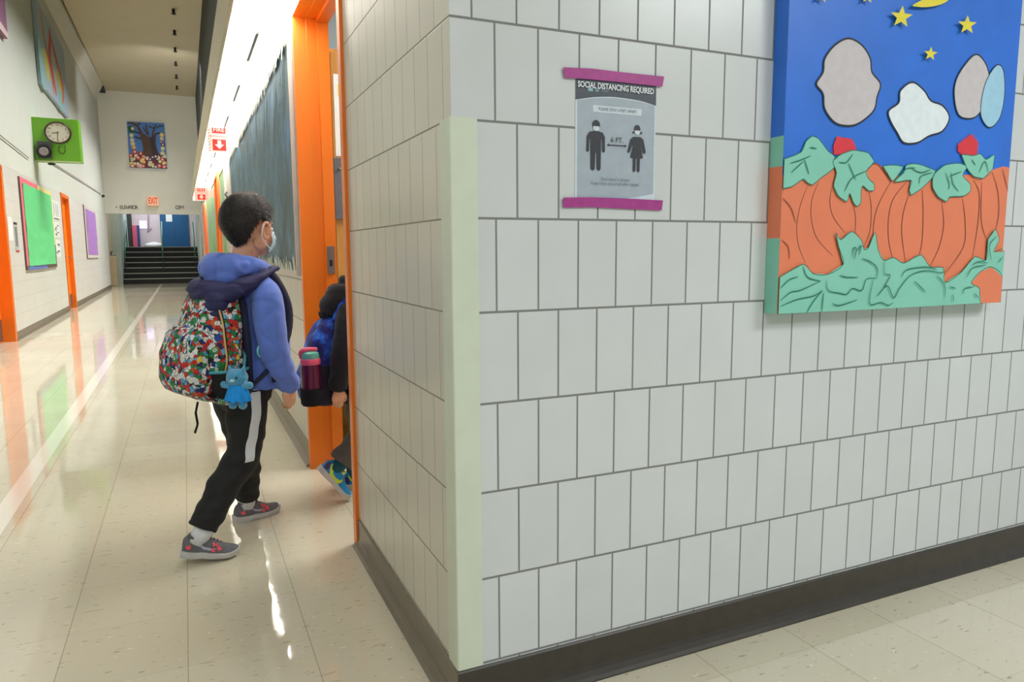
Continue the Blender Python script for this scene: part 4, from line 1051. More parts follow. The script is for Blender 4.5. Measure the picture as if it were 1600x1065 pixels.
def shoe(par, T, upper, sole, accents, sw, L=.182, name='shoe'):
    """T maps shoe space (y towards the toe, x right, z up, origin under the heel) to world"""
    def V(x, y, z): return T @ Vector((x, y, z))
    hw = lambda y: .030+.009*math.sin(min(1, y/L*1.15)*math.pi*.72)-(.030*max(0, (y/L-.82)/.18)**2.2)-(.008*max(0, (.1-y/L)/.1))
    cx = lambda y: .004*math.sin(y/L*math.pi)
    q_ = L/.205; ys = [v*q_ for v in (.0, .006, .02, .045, .075, .105, .13, .155, .175, .19, .2, .205)]
    top = dict(zip(ys, (.056, .066, .072, .067, .066, .060, .049, .041, .036, .031, .025, .018)))
    spring = lambda y: .010*max(0, (y/L-.72)/.28)**2
    bm = bmesh.new(); rings = []
    for y in ys:
        w_, h_ = max(.006, hw(y))*.96, top[y]; r = []
        for k in range(20):
            a = 2*math.pi*k/20; ct, s_ = math.cos(a), math.sin(a)
            x = cx(y)+w_*math.copysign(abs(ct)**.75, ct)*(1-.30*max(0, s_)); z = spring(y)+.012+(h_-.012)*max(0, s_)**.85 if s_ > 0 else spring(y)+.012+.006*s_
            r.append(V(x, y, z))
        rings.append(r)
    loft(bm, rings); up = finish(name, bm, upper, par, smooth=True)
    bm = bmesh.new(); rings = []
    for y in [-.004]+ys[1:-1]+[L+.004]:
        yy = min(max(y, 0), L); w_ = max(.008, hw(yy))+.003; sp_ = spring(yy); th = .024-.006*min(1, yy/L*1.4)
        z0 = sp_+(.0035*math.sin(min(1, max(0, (yy/L-.30)/.22))*math.pi))
        rings.append([V(cx(yy)+q*w_, y, z) for q, z in ((-.92, z0), (-1, z0+.006), (-.98, z0+th), (0, z0+th), (.98, z0+th), (1, z0+.006), (.92, z0), (0, z0))])
    loft(bm, rings); finish('shoe_sole', bm, sole, up, smooth='auto')
    for s in (1, -1):
        for pts, m_ in accents:
            P = [Vector(p) for p in pts]; f = []
            for y, z in [(p[0]*q_, p[1]) for p in pts]:
                w_ = hw(y)*.96; hh = max(top[k] for k in top if abs(k-y) < .03); e = min(1, max(0, (z-.012-spring(y))/(hh-.012)))
                x = w_*(1-.30*e)*max(.2, (1-e**2.6))**.45+.0018; f.append(V(cx(y)+s*x, y, z))
            b2 = bmesh.new(); fa = b2.faces.new([b2.verts.new(p) for p in f]); 
            nrm = T.to_3x3() @ Vector((s, 0, .2)); 
            ext = bmesh.ops.extrude_face_region(b2, geom=[fa]); 
            for v in [g_ for g_ in ext['geom'] if isinstance(g_, bmesh.types.BMVert)]: v.co -= nrm*.003
            finish('shoe_stripe', b2, m_, up)
    bm = bmesh.new()
    for k in range(5):
        y = (.085+.0125*k)*q_; z = .068-.0058*k; tube(bm, [V(-.016, y, z-.008), V(-.006, y+.002, z+.0005), V(.006, y+.002, z+.0005), V(.016, y, z-.008)], .0022, 6)
    for s in (1, -1): tube(bm, [V(0, .082, .07), V(s*.012, .086, .076), V(s*.02, .08, .069), V(s*.006, .08, .071)], .0019, 6, smoothn=3)
    finish('shoe_laces', bm, sw, up, smooth=True)
    bm = bmesh.new(); rr_ = [V(.022*math.sin(a), .048*q_+.024*math.cos(a), .067-.003*math.cos(a)) for a in [2*math.pi*k/20 for k in range(21)]]
    tube(bm, rr_, .0062, 8); finish('shoe_collar', bm, upper, up, smooth=True)
    return up
def basis(o, fwd, upv=(0, 0, 1)):
    y = Vector(fwd).normalized(); x = y.cross(Vector(upv)).normalized(); z = x.cross(y)
    m = Matrix((x, y, z)).transposed().to_4x4(); m.translation = o; return m

# ------------------------------------------------------------------ boy in the blue fleece
BF = Frame((-.33, 1.33, 0), 60)
boy = root('person', BF.o, 'boy in a royal blue fleece and black striped track pants walking toward the doorway', 'person')
HT = Matrix.Translation(BF(.012, .03, 1.158)) @ Matrix.Rotation(math.radians(-50), 4, 'Z') @ Matrix.Rotation(math.radians(-4), 4, 'X')
RFOOT = basis(Vector((-.585, 1.168, .026)), (.97, -.06, -.13))       # rear foot, heel just lifting
LFOOT = basis(Vector((-.392, 1.492, .0)), (.93, .36, 0))
RA = RFOOT @ Vector((0, .062, .085)); LA = LFOOT @ Vector((0, .05, .085))
hipR, hipL = BF(.060, -.045, .57), BF(-.062, -.040, .57)
kneR, kneL = BF(.060, -.080, .335), BF(-.078, .022, .32)
shR, elR, wrR = BF(.125, .0, .89), BF(.162, -.008, .735), BF(.162, .050, .592)
shL, elL, wrL = BF(-.135, .01, .905), BF(-.180, .03, .735), BF(-.16, .16, .62)
bm = bmesh.new()
head_bm(bm, HT)
tube(bm, [BF(0, -.005, .96), BF(.004, .004, 1.03), BF(.010, .020, 1.10)], [.05, .044, .045], 16)
loft(bm, [selr(BF(0, .0, z), a, b, 2.4, 28, BF.R, BF.F) for z, a, b in ((.59, .07, .055), (.65, .08, .06), (.8, .085, .06), (.90, .09, .06), (.955, .06, .05), (.985, .05, .05))])
for h_, k_, a_ in ((hipR, kneR, RA), (hipL, kneL, LA)):
    tube(bm, [h_, h_.lerp(k_, .5), k_, k_.lerp(a_, .4), a_+Vector((0, 0, -.02))], [.048, .046, .038, .034, .024], 16)
for s_, e_, w_, sd in ((shR, elR, wrR, 1), (shL, elL, wrL, -1)):
    tube(bm, [s_, e_, w_+Vector((0, 0, .02))], [.028, .028, .025], 12)
    dn = (w_-e_).normalized()*.7+Vector((0, 0, -.7)); hand_bm(bm, w_+Vector((0, 0, -.004)), dn, BF.R*sd+BF.F*.15, BF.F, .98, .7)
bmb = fuse(bm, .0028, 2)
finish('body', bmb, M_SKIN, boy, smooth=True)
def face_parts(par, T):
    for s in (1, -1):
        bm = bmesh.new(); m_ = T @ Matrix.Translation((s*.030, .070, -.012)) @ Matrix.Diagonal((.0125, .0115, .0085, 1)); bmesh.ops.create_uvsphere(bm, u_segments=16, v_segments=10, radius=1, matrix=m_)
        e = finish('eye', bm, MATS.get('eye_white') or plain('eye_white', (232, 230, 226), .2), par, smooth=True)
        bm = bmesh.new(); m_ = T @ Matrix.Translation((s*.030, .078, -.012)) @ Matrix.Diagonal((.0055, .0045, .0055, 1)); bmesh.ops.create_uvsphere(bm, u_segments=12, v_segments=8, radius=1, matrix=m_)
        finish('iris', bm, MATS.get('iris_dark') or plain('iris_dark', (34, 22, 16), .2), e, smooth=True)
        bm = bmesh.new(); tube(bm, [T @ Vector((s*x_, y_, z_)) for x_, y_, z_ in ((.014, .083, .006), (.028, .081, .011), (.044, .070, .006))], [.0028, .003, .0018], 6, smoothn=3)
        finish('eyebrow', bm, M_HAIR, par, smooth=True)
face_parts(boy, HT)
finish('hair', hair_bm(HT, 3, 9000), M_HAIR, boy)
# pleated mask with ear loops
bm = bmesh.new(); g = []
for i in range(21):
    a = -1.18+2.36*i/20; row = []
    for j in range(13):
        z = -.012-.092*j/12; 
        rx = .072+.003*math.sin(j/12*math.pi); ry = .070+.028*math.sin(min(1, (j+2)/9)*math.pi*.8)*math.exp(-(a*1.5)**2)+.010*math.sin(j/12*math.pi)
        if j > 8: ry -= .006*(j-8)
        p = Vector((rx*math.sin(a), .012+ry*math.cos(a), z+.012*abs(a)**1.3*((6-j)/-6)*-.9)); p.z = -.012-(.092*j/12) + (-.020*(abs(a)/1.18)**2 if j < 6 else .012*(abs(a)/1.18)**2)*(abs(6-j)/6)
        p += Vector((math.sin(a), math.cos(a), 0))*.0012*math.sin(j*2.1)
        row.append(bm.verts.new(HT @ p))
    g.append(row)
for i in range(20):
    for j in range(12): bm.faces.new((g[i][j], g[i+1][j], g[i+1][j+1], g[i][j+1]))
bmesh.ops.solidify(bm, geom=list(bm.faces), thickness=.0015)
mask = finish('face_mask', bm, M_MASK, boy, smooth=True)
for s in (1, -1):
    bm = bmesh.new(); tube(bm, [HT @ Vector((s*x_, y_, z_)) for x_, y_, z_ in ((.068, .040, -.030), (.080, .014, -.006), (.088, -.012, .004), (.092, -.028, -.018), (.086, -.026, -.046), (.076, .004, -.072), (.067, .040, -.088))], .0019, 6, smoothn=4)
    finish('ear_loop', bm, M_MASK, mask, smooth=True)

# jacket
def jacket_noise(p): return .006*nz(p, (9, 9, 6), 3)+.003*nz(p, (24, 24, 14), 8)-.0035*max(0, 1-8*abs(nz(p, (7, 7, 9), 11)))+.005*nz(p, (14, 14, 30), 5)*max(0, 1-abs(p.z-.62)*5)
bm = bmesh.new()
loft(bm, [selr(BF(r, f, z), a, b, 2.3, 36, BF.R, BF.F) for z, a, b, r, f in ((.565, .135, .112, 0, .012), (.60, .140, .120, 0, .018), (.68, .138, .122, 0, .026), (.78, .134, .120, 0, .032), (.86, .136, .112, 0, .028), (.92, .126, .096, 0, .018), (.965, .095, .075, 0, .01), (1.0, .070, .064, 0, .008), (1.025, .058, .056, 0, .012))])
tube(bm, [BF(.10, -.005, .94), BF(.142, -.004, .895), BF(.163, -.006, .80), BF(.168, -.004, .72), BF(.167, .022, .65), BF(.163, .054, .590)], [.048, .054, .054, .050, .048, .046], 20, rounded=True, smoothn=3)
tube(bm, [BF(-.105, .0, .93), BF(-.150, .012, .885), BF(-.178, .02, .80), BF(-.182, .03, .73), BF(-.175, .09, .67), BF(-.162, .15, .625)], [.052, .060, .060, .056, .052, .046], 20, rounded=True, smoothn=3)
bj = fuse(bm, .006, 5)
# flat hem and cuffs
bj.verts.ensure_lookup_table(); wrinkle(bj, jacket_noise)
jb = BVHTree.FromBMesh(bj)
for f in bj.faces:
    c = f.calc_center_median(); l = (c-BF.o); fr_, rt_ = l.dot(BF.F), l.dot(BF.R)
    if fr_ > .085 and c.z > .80 and abs(rt_) < .15: f.material_index = 1
    d_ = (BF(.163, .054, .590)-BF(.167, .022, .65)).normalized()
    if rt_ > .10 and fr_ < .13 and (c-BF(.163, .054, .590)).dot(d_) > .034: f.material_index = 1
    if c.z < .570 and abs(rt_) < .15 and (c-BF(.163, .054, .570)).length > .05: f.material_index = 1
jk = finish('fleece_jacket', bj, [M_FLEECE, M_NAVYD], boy, smooth=True)
def loop_on(bvh, centre, axis_u, axis_v, n, rad, tr, out=.001, dist=.4):
    P = []
    for k in range(n+1):
        a = 2*math.pi*k/n; d = (axis_u*math.cos(a)+axis_v*math.sin(a)).normalized()
        h = bvh.ray_cast(centre+d*dist, -d)
        P.append((h[0]+d*out) if h[0] is not None else centre+d*rad)
    return P
def fillcap_dummy(): pass
bm = bmesh.new(); tube(bm, [BF(.0, .13, .575), BF(.0, .150, .66), BF(0, .158, .76), BF(0, .142, .86), BF(0, .112, .93), BF(0, .075, .995)], .006, 8, smoothn=4); finish('zipper', bm, M_NAVYD, jk, smooth=True)
# hood thrown back: fleece outside, navy lining turned out along the rim
bm = bmesh.new()
tube(bm, [BF(.066, .052, .995), BF(.085, .0, 1.003), BF(.070, -.055, 1.005), BF(.02, -.085, 1.003), BF(-.04, -.085, 1.0), BF(-.085, -.045, 1.0), BF(-.09, .0, .998), BF(-.066, .052, .995)], [.024, .034, .046, .054, .054, .046, .034, .024], 16, smoothn=4)
ellipsoid(bm, BF(.0, -.072, .992), (.098, .060, .056), 0, 24, BF.rot())
ellipsoid(bm, BF(.01, -.088, .970), (.086, .050, .050), 0, 24, BF.rot())
bh = fuse(bm, .005, 6); wrinkle(bh, lambda p: .006*nz(p, (15, 15, 11), 2)-.007*max(0, 1-7*abs(nz(p, (10, 10, 5), 6)))+.003*nz(p, (34, 34, 26), 9))
hd = finish('hood', bh, M_FLEECE, jk, smooth=True)
bm = bmesh.new()
tube(bm, [BF(.085, .085, 1.0), BF(.118, .035, .995), BF(.134, -.030, .968), BF(.124, -.085, .940), (BF(.096, -.132, .920)), BF(.04, -.156, .918), BF(-.05, -.142, .925), BF(-.10, -.105, .948), BF(-.125, -.045, .965), BF(-.12, .02, .985), BF(-.085, .07, .995)], [.011, .015, .023, .034, .044, .048, .044, .032, .024, .018, .012], 14, smoothn=4, flat=((0, 0, 1), .9))
ellipsoid(bm, BF(.082, -.165, .890), (.052, .036, .048), 0, 20, BF.rot()); ellipsoid(bm, BF(.085, -.172, .862), (.034, .028, .048), 0, 16, BF.rot())
bh = fuse(bm, .004, 3); wrinkle(bh, lambda p: .005*nz(p, (14, 14, 40), 5)-.005*max(0, 1-6*abs(nz(p, (8, 8, 30), 6))))
finish('hood_lining', bh, M_NAVY, hd, smooth=True)

# track pants
bm = bmesh.new()
loft(bm, [selr(BF(0, f, z), a, b, 2.4, 30, BF.R, BF.F) for z, a, b, f in ((.49, .08, .06, -.03), (.53, .112, .084, -.025), (.58, .114, .09, -.015), (.62, .10, .08, -.01))])
tube(bm, [hipR, hipR.lerp(kneR, .5)+BF.R*.006, kneR+BF.R*.004, kneR.lerp(RA, .45)-BF.F*.012, RA+BF.F*(-.004)+Vector((0, 0, .012))], [.074, .070, .060, .056, .050], 20, rounded=False, smoothn=4)
tube(bm, [hipL, hipL.lerp(kneL, .5), kneL, kneL.lerp(LA, .45), LA+Vector((0, 0, .012))], [.074, .068, .060, .054, .049], 20, rounded=False, smoothn=4)
bp = fuse(bm, .005, 4); wrinkle(bp, lambda p: .006*nz(p, (10, 10, 16), 1)+.007*nz(p, (8, 8, 34), 4)*math.exp(-((p.z-.33)*7)**2)+.008*nz(p, (8, 8, 40), 9)*math.exp(-((p.z-.14)*12)**2))
pb = BVHTree.FromBMesh(bp)
pn = finish('track_pants', bp, M_PANT, boy, smooth=True)
# white side stripe on the outside of the thigh
def stripe(bvh, path, wd, out=.0025, n=30):
    bm = bmesh.new(); P = catmull(path, 8); rows = []
    for p in P:
        row = []
        for s in (-1, -.33, .33, 1):
            q = p+BF.F*(s*wd/2); src = q+BF.R*.3; h = bvh.ray_cast(src, -BF.R)
            row.append(bm.verts.new((h[0] if h[0] is not None and (h[0]-q).length < .16 else q)+BF.R*out))
        rows.append(row)
    for a, b in zip(rows, rows[1:]):
        for i in range(3): bm.faces.new((a[i], a[i+1], b[i+1], b[i]))
    return bm
finish('side_stripe', stripe(pb, [BF(.13, -.060, .585), BF(.13, -.066, .50), BF(.12, -.078, .43), BF(.11, -.088, .37), BF(.11, -.096, .325)], .034), M_STRIPE, pn, smooth=True)
# socks and shoes
def fl(m, y, z): return (y, z)
SW1 = [([(.055, .050), (.075, .034), (.10, .030), (.128, .036), (.104, .036), (.08, .041)], plain('swoosh_grey', (170, 168, 184), .4)),
       ([(.012, .040), (.030, .046), (.032, .034), (.020, .030)], M_CORAL), ([(.106, .052), (.114, .054), (.119, .044), (.111, .040)], M_CORAL), ([(.126, .042), (.136, .043), (.143, .030), (.128, .028)], M_CORAL), ([(.106, .036), (.116, .037), (.120, .025), (.106, .024)], M_CORAL), ([(.121, .050), (.127, .050), (.126, .042), (.121, .041)], M_CORAL)]
for F_, an in ((RFOOT, RA), (LFOOT, LA)):
    shoe(boy, F_, M_SHOE, M_SOLE, SW1, plain('lace_dark', (52, 46, 50), .8) if 'lace_dark' not in MATS else MATS['lace_dark'])
    kn_ = kneR if an is RA else kneL; bm = bmesh.new(); tube(bm, [F_ @ Vector((0, .045, .045)), an, an.lerp(kn_, .16), an.lerp(kn_, .3)], [.032, .034, .036, .038], 16, rounded=False)
    finish('sock', bm, M_SOCK, boy, smooth=True)

# ------------------------------------------------------------------ backpack of the boy
def pack_fabric():
    m, t = newmat('printed_fabric', (200, 200, 200), .75); co_ = t.coord()
    wv = t.node('ShaderNodeVectorMath', operation='ADD'); nn = t.node('ShaderNodeTexNoise'); nn.inputs['Scale'].default_value = 60; t.put(nn.inputs['Vector'], co_)
    sc_ = t.node('ShaderNodeVectorMath', operation='SCALE'); t.put(sc_.inputs[0], nn.outputs['Color']); sc_.inputs['Scale'].default_value = .010
    t.put(wv.inputs[0], co_); t.put(wv.inputs[1], sc_.outputs[0])
    def vor(scale, feat='F1'):
        v = t.node('ShaderNodeTexVoronoi', feature=feat); v.inputs['Scale'].default_value = scale*.78; t.put(v.inputs['Vector'], wv.outputs[0]); return v
    pal = [(0, rgb(206, 208, 208)), (.26, rgb(46, 142, 76)), (.46, rgb(206, 58, 48)), (.56, rgb(222, 222, 218)), (.68, rgb(40, 62, 140)), (.76, rgb(232, 200, 70)), (.83, rgb(36, 140, 70)), (.92, rgb(226, 120, 136))]
    pal2 = [(0, rgb(204, 44, 38)), (.20, rgb(224, 224, 222)), (.50, rgb(28, 40, 100)), (.56, rgb(40, 130, 64)), (.74, rgb(96, 170, 214)), (.86, rgb(206, 96, 46)), (.94, rgb(20, 20, 24))]
    a = vor(40); sp = t.node('ShaderNodeSeparateColor'); t.put(sp.inputs[0], a.outputs['Color'])
    big = t.ramp(sp.outputs[0], pal, 'CONSTANT')
    b = vor(92); sq = t.node('ShaderNodeSeparateColor'); t.put(sq.inputs[0], b.outputs['Color'])
    small = t.ramp(sq.outputs[1], pal2, 'CONSTANT')
    pick = t.math('GREATER_THAN', sp.outputs[2], .5)
    pick = t.math('MAXIMUM', pick, t.math('GREATER_THAN', a.outputs['Distance'], .42))
    c = t.mix(pick, big, small)
    # rings and dots inside the big motifs
    ring = t.math('MULTIPLY', t.math('LESS_THAN', t.math('ABSOLUTE', t.math('SUBTRACT', a.outputs['Distance'], .20)), .035), t.math('SUBTRACT', 1, pick))
    c = t.mix(t.math('MULTIPLY', ring, t.math('GREATER_THAN', sp.outputs[1], .45)), c, rgb(232, 228, 220))
    e1, e2 = vor(40, 'DISTANCE_TO_EDGE'), vor(92, 'DISTANCE_TO_EDGE')
    ln = t.math('MAXIMUM', t.math('LESS_THAN', e1.outputs[0], .022), t.math('MULTIPLY', t.math('LESS_THAN', e2.outputs[0], .026), pick))
    c = t.mix(ln, c, rgb(26, 24, 30))
    t.put(t.bsdf.inputs['Base Color'], c); t.bump(t.noise(co_, 400, 2), .2, .0006); return m
M_PACK = pack_fabric(); M_WEB = cloth('webbing_navy', (26, 30, 58), .8, .1, 60, .4); M_WEBK = cloth('webbing_black', (18, 18, 20), .8, .1, 60, .4)
M_TEAL = cloth('trim_teal', (70, 156, 168), .6, .06, 60, .2); M_MESH = cloth('mesh_black', (26, 27, 28), .9, .5, 500, .8)
bp_ = root('backpack', BF(0, -.2, .55), 'colourful printed backpack with red, green and white motifs worn by the boy', 'backpack')
PB = Frame(BF(.004, -.058, 0), 60)
bm = bmesh.new()
secs = ((.535, .10, .040, -.055), (.55, .122, .064, -.072), (.60, .134, .084, -.092), (.68, .136, .088, -.098), (.76, .133, .083, -.094), (.84, .125, .072, -.085), (.90, .110, .060, -.076), (.94, .088, .046, -.062), (.955, .06, .030, -.055))
loft(bm, [selr(PB(0, f, z+.10*(-f-.1)*0), a, b, 3.0, 44, PB.R, PB.F) for z, a, b, f in secs])
pk = fuse(bm, .006, 4); wrinkle(pk, lambda p: .008*nz(p, (9, 9, 9), 4)+.004*nz(p, (22, 22, 22), 7))
pbv = BVHTree.FromBMesh(pk)
main = finish('main_compartment', pk, M_PACK, bp_, smooth=True)
bm = bmesh.new()
loft(bm, [selr(PB(0, f, z), a, b, 3.0, 40, PB.R, PB.F) for z, a, b, f in ((.575, .085, .035, -.172), (.592, .108, .046, -.178), (.64, .118, .052, -.186), (.72, .116, .048, -.182), (.785, .10, .038, -.168), (.81, .08, .025, -.158))])
fp = fuse(bm, .006, 4); wrinkle(fp, lambda p: .008*nz(p, (10, 10, 10), 2)+.003*nz(p, (26, 26, 26), 7))
finish('front_pocket', fp, M_PACK, bp_, smooth=True)
def on_pack(r, z, out=.002, f0=-.1, bvh=None):
    h = (bvh or pbv).ray_cast(PB(.4, f0, z), -PB.R); return (h[0]+PB.R*out) if h[0] is not None else PB(.135, f0, z)
bm = bmesh.new(); tube(bm, [on_pack(0, z, .001, f) for z, f in ((.925, -.100), (.88, -.112), (.82, -.112), (.76, -.112), (.70, -.112), (.655, -.118))], .0045, 8, smoothn=4, flat=(PB.R, .6)); zp = finish('zipper_tape', bm, plain('zip_black', (24, 22, 24), .5), main, smooth=True)
bm = bmesh.new(); tube(bm, [on_pack(0, z, .004, f) for z, f in ((.92, -.105), (.88, -.117), (.82, -.117), (.76, -.117), (.70, -.117), (.66, -.122))], .0032, 8, smoothn=4); finish('zipper_teeth', bm, plain('zip_tan', (214, 178, 108), .4), main, smooth=True)
# side pocket of black mesh with teal trim
bm = bmesh.new(); rows = []
for j in range(9):
    z = .565+.095*j/8; row = []
    for i in range(13):
        f = -.165+.155*i/12; p = on_pack(0, z, .006+.014*math.sin(i/12*math.pi)*math.sin(min(1, (j+1)/7)*math.pi/2), f); row.append(bm.verts.new(p))
    rows.append(row)
for a, b in zip(rows, rows[1:]):
    for i in range(12): bm.faces.new((a[i], a[i+1], b[i+1], b[i]))
top_ = [v.co.copy() for v in rows[-1]]
sp_ = finish('side_pocket', bm, M_MESH, bp_, smooth=True)
bm = bmesh.new(); tube(bm, top_, .0055, 8); finish('pocket_trim', bm, M_TEAL, sp_, smooth=True)
bm = bmesh.new(); tube(bm, [on_pack(0, z, .006, f) for z, f in ((.665, -.050), (.70, -.035), (.74, -.022))], .005, 8, smoothn=3); finish('compression_strap', bm, M_TEAL, bp_, smooth=True)
# back panel, straps, loose ends
bm = bmesh.new(); loft(bm, [selr(PB(0, -.020, z), a, .016, 4, 30, PB.R, PB.F) for z, a in ((.56, .12), (.60, .134), (.75, .134), (.88, .118), (.93, .09))]); finish('back_panel', bm, M_WEB, bp_, smooth='auto')
for s in (1, -1):
    P = [PB(s*.07, -.02, .925), PB(s*.082, .03, .988), PB(s*.090, .09, .985), PB(s*.098, .130, .93), PB(s*.105, .156, .85), PB(s*.125, .138, .76), PB(s*.145, .08, .68), PB(s*.150, .0, .62), PB(s*.125, -.03, .59)]
    bm = bmesh.new(); tube(bm, P, [.022, .026, .026, .026, .024, .018, .012, .011, .011], 12, smoothn=4, flat=(PB.R*0+Vector((0, 0, 1)), .55)); finish('shoulder_strap', bm, M_WEB, bp_, smooth=True)
hp_ = PB(.142, .012, .715)
bm = bmesh.new(); tube(bm, [hp_+PB.F*(.013*math.cos(a))+Vector((0, 0, .020*math.sin(a)))+PB.R*.006 for a in [2*math.pi*k/16 for k in range(17)]], .0042, 8); finish('strap_buckle', bm, plain('buckle_teal', (120, 196, 208), .4), bp_, smooth=True)
bm = bmesh.new(); tube(bm, [PB(.152, .035, .70), PB(.160, .052, .655), PB(.158, .055, .60)], .013, 8, flat=(PB.R, .22), rounded=False); finish('strap_end', bm, M_WEB, bp_, smooth='auto')
bm = bmesh.new(); tube(bm, [PB(.05, -.175, .555), PB(.05, -.185, .52), PB(.05, -.180, .48), PB(.05, -.192, .452)], .011, 8, flat=(PB.R*.7+PB.F*.7, .25), rounded=False); finish('hanging_strap', bm, M_WEBK, bp_, smooth='auto')
bm = bmesh.new(); tube(bm, [PB(-.03, -.045, .95), PB(-.02, -.05, .985), PB(.02, -.05, .985), PB(.03, -.045, .95)], .007, 8, smoothn=4); finish('grab_handle', bm, M_WEBK, bp_, smooth=True)

# plush toy hanging from the pack
M_PLB = cloth('plush_blue', (74, 160, 204), .95, .12, 90, .9, .6, .003); M_PLS = cloth('plush_skirt', (26, 148, 232), .9, .1, 60, .6)
pc_ = BF(.186, -.166, .612)
ty = root('plush_toy', pc_, 'small blue plush animal in a bright blue skirt hanging from the backpack', 'plush toy')
q = BF.rot().to_4x4(); q = Matrix.Translation(pc_) @ Matrix.Rotation(math.radians(-35), 4, 'Z')   # faces back towards the corridor
def TY(x, y, z): return q @ Vector((x, y, z))
bm = bmesh.new(); ellipsoid(bm, TY(0, 0, .030), (.036, .028, .031), 0, 20)
for s in (1, -1):
    tube(bm, [TY(s*.020, 0, .050), TY(s*.028, 0, .068)], [.012, .004], 10)
    tube(bm, [TY(s*.02, 0, .002), TY(s*.046, -.004, .006)], [.012, .013], 10)
    tube(bm, [TY(s*.016, 0, -.035), TY(s*.018, -.004, -.062)], [.013, .015], 10)
ellipsoid(bm, TY(0, 0, -.016), (.026, .022, .032), 0, 16)
tb_ = fuse(bm, .0025, 3); wrinkle(tb_, lambda p: .0014*nz(p, (200, 200, 200))); finish('toy_body', tb_, M_PLB, ty, smooth=True)
bm = bmesh.new(); rows = []
for j, (r_, z_) in enumerate(((.026, .006), (.034, -.010), (.039, -.030), (.042, -.048))):
    rows.append([TY(r_*(1+.04*j*math.sin(11*a))*math.cos(a), r_*.8*(1+.04*j*math.sin(11*a))*math.sin(a), z_+.004*math.sin(9*a)*(j > 2)) for a in [2*math.pi*k/42 for k in range(42)]])
loft(bm, rows, caps=True); finish('toy_skirt', bm, M_PLS, ty, smooth='auto')
for s in (1, -1):
    bm = bmesh.new(); ellipsoid(bm, TY(s*.013, -.026, .034), (.0035, .002, .0045), 0, 10); finish('toy_eye', bm, M_BLACK, ty, smooth=True)
bm = bmesh.new(); ellipsoid(bm, TY(0, -.028, .024), (.009, .004, .006), 0, 12); finish('toy_muzzle', bm, plain('plush_pale', (190, 220, 226), .9), ty, smooth=True)
bm = bmesh.new(); tube(bm, [TY(0, 0, .058), TY(.004, 0, .085), on_pack(0, .665, .012, -.09)], .0018, 6, smoothn=4); finish('toy_cord', bm, plain('cord_silver', (170, 170, 168), .4), ty, smooth=True)

# ------------------------------------------------------------------ child stepping through the doorway
CF = Frame((.13, 1.62, 0), 88)
kid = root('person', CF.o, 'child in a black hooded sweatshirt and grey pants stepping through the orange doorway', 'person')
HT2 = Matrix.Translation(CF(0, .085, 1.045)) @ Matrix.Rotation(math.radians(-88), 4, 'Z') @ Matrix.Rotation(math.radians(-12), 4, 'X') @ Matrix.Scale(.96, 4)
K_R = basis(Vector((-.058, 1.555, .150)), (.115, -.01, -.150), (.8, 0, .6))
K_L = basis(Vector((.078, 1.715, .0)), (1, .06, 0))
ka, kl = K_R @ Vector((0, .045, .085)), K_L @ Vector((0, .045, .085))
khR, khL = CF(.058, .0, .47), CF(-.058, .01, .47)
kkR, kkL = CF(.062, .010, .285), CF(-.07, .07, .28)
M_HOOD = cloth('sweatshirt_black', (24, 24, 32), .9, .15, 40, .4, .1); M_GREY = cloth('pants_grey', (92, 90, 88), .85, .1, 40, .4)
bm = bmesh.new(); head_bm(bm, HT2)
tube(bm, [CF(0, .02, .86), CF(0, .045, .93), CF(0, .07, .99)], [.044, .038, .040], 16)
loft(bm, [selr(CF(0, .01, z), a, b, 2.4, 28, CF.R, CF.F) for z, a, b in ((.46, .085, .065), (.55, .085, .065), (.7, .095, .07), (.80, .10, .065), (.85, .07, .05), (.875, .045, .045))])
for h_, k_, a_ in ((khR, kkR, ka), (khL, kkL, kl)): tube(bm, [h_, h_.lerp(k_, .5), k_, k_.lerp(a_, .5), a_], [.05, .045, .036, .030, .022], 16)
arms = ((CF(.105, -.045, .80), CF(.135, -.085, .665), CF(.130, -.108, .500), 1), (CF(-.105, .02, .80), CF(-.15, .04, .65), CF(-.145, .12, .50), -1))
for s_, e_, w_, sd in arms:
    tube(bm, [s_, e_, w_+Vector((0, 0, .02))], [.036, .030, .024], 12)
    hand_bm(bm, w_, (w_-e_).normalized()*.4+Vector((0, 0, -1)), CF.R*sd, CF.F, .84, .8)
finish('body', fuse(bm, .0028, 2), M_SKIN, kid, smooth=True)
face_parts(kid, HT2)
finish('hair', hair_bm(HT2, 9, 2600), M_HAIR, kid)
bm = bmesh.new()
loft(bm, [selr(CF(0, f, z), a, b, 2.3, 32, CF.R, CF.F) for z, a, b, f in ((.42, .112, .085, .01), (.45, .12, .095, .01), (.55, .122, .10, .01), (.68, .122, .098, .005), (.78, .12, .088, .0), (.83, .10, .075, .01), (.87, .06, .055, .02))])
for (s_, e_, w_, sd), rr_ in zip(arms, ((.050, .047, .040), (.048, .046, .040))):
    tube(bm, [s_+Vector((0, 0, .015))-CF.R*sd*.02, s_.lerp(e_, .4), e_, e_.lerp(w_, .5), w_+Vector((0, 0, .025))], [.046, .052, .048, .042, .040], 18, smoothn=3)
bs = fuse(bm, .006, 4); wrinkle(bs, lambda p: .006*nz(p, (12, 12, 9), 3)+.004*nz(p, (20, 20, 34), 8))
sw_ = finish('sweatshirt', bs, M_HOOD, kid, smooth=True)
for s_, e_, w_, sd in arms:
    bm = bmesh.new(); tube(bm, [w_+Vector((0, 0, .045)), w_+Vector((0, 0, -.002))], [.037, .035], 18, rounded=False); finish('sleeve_cuff', bm, M_HOOD, sw_, smooth='auto')
bm = bmesh.new()
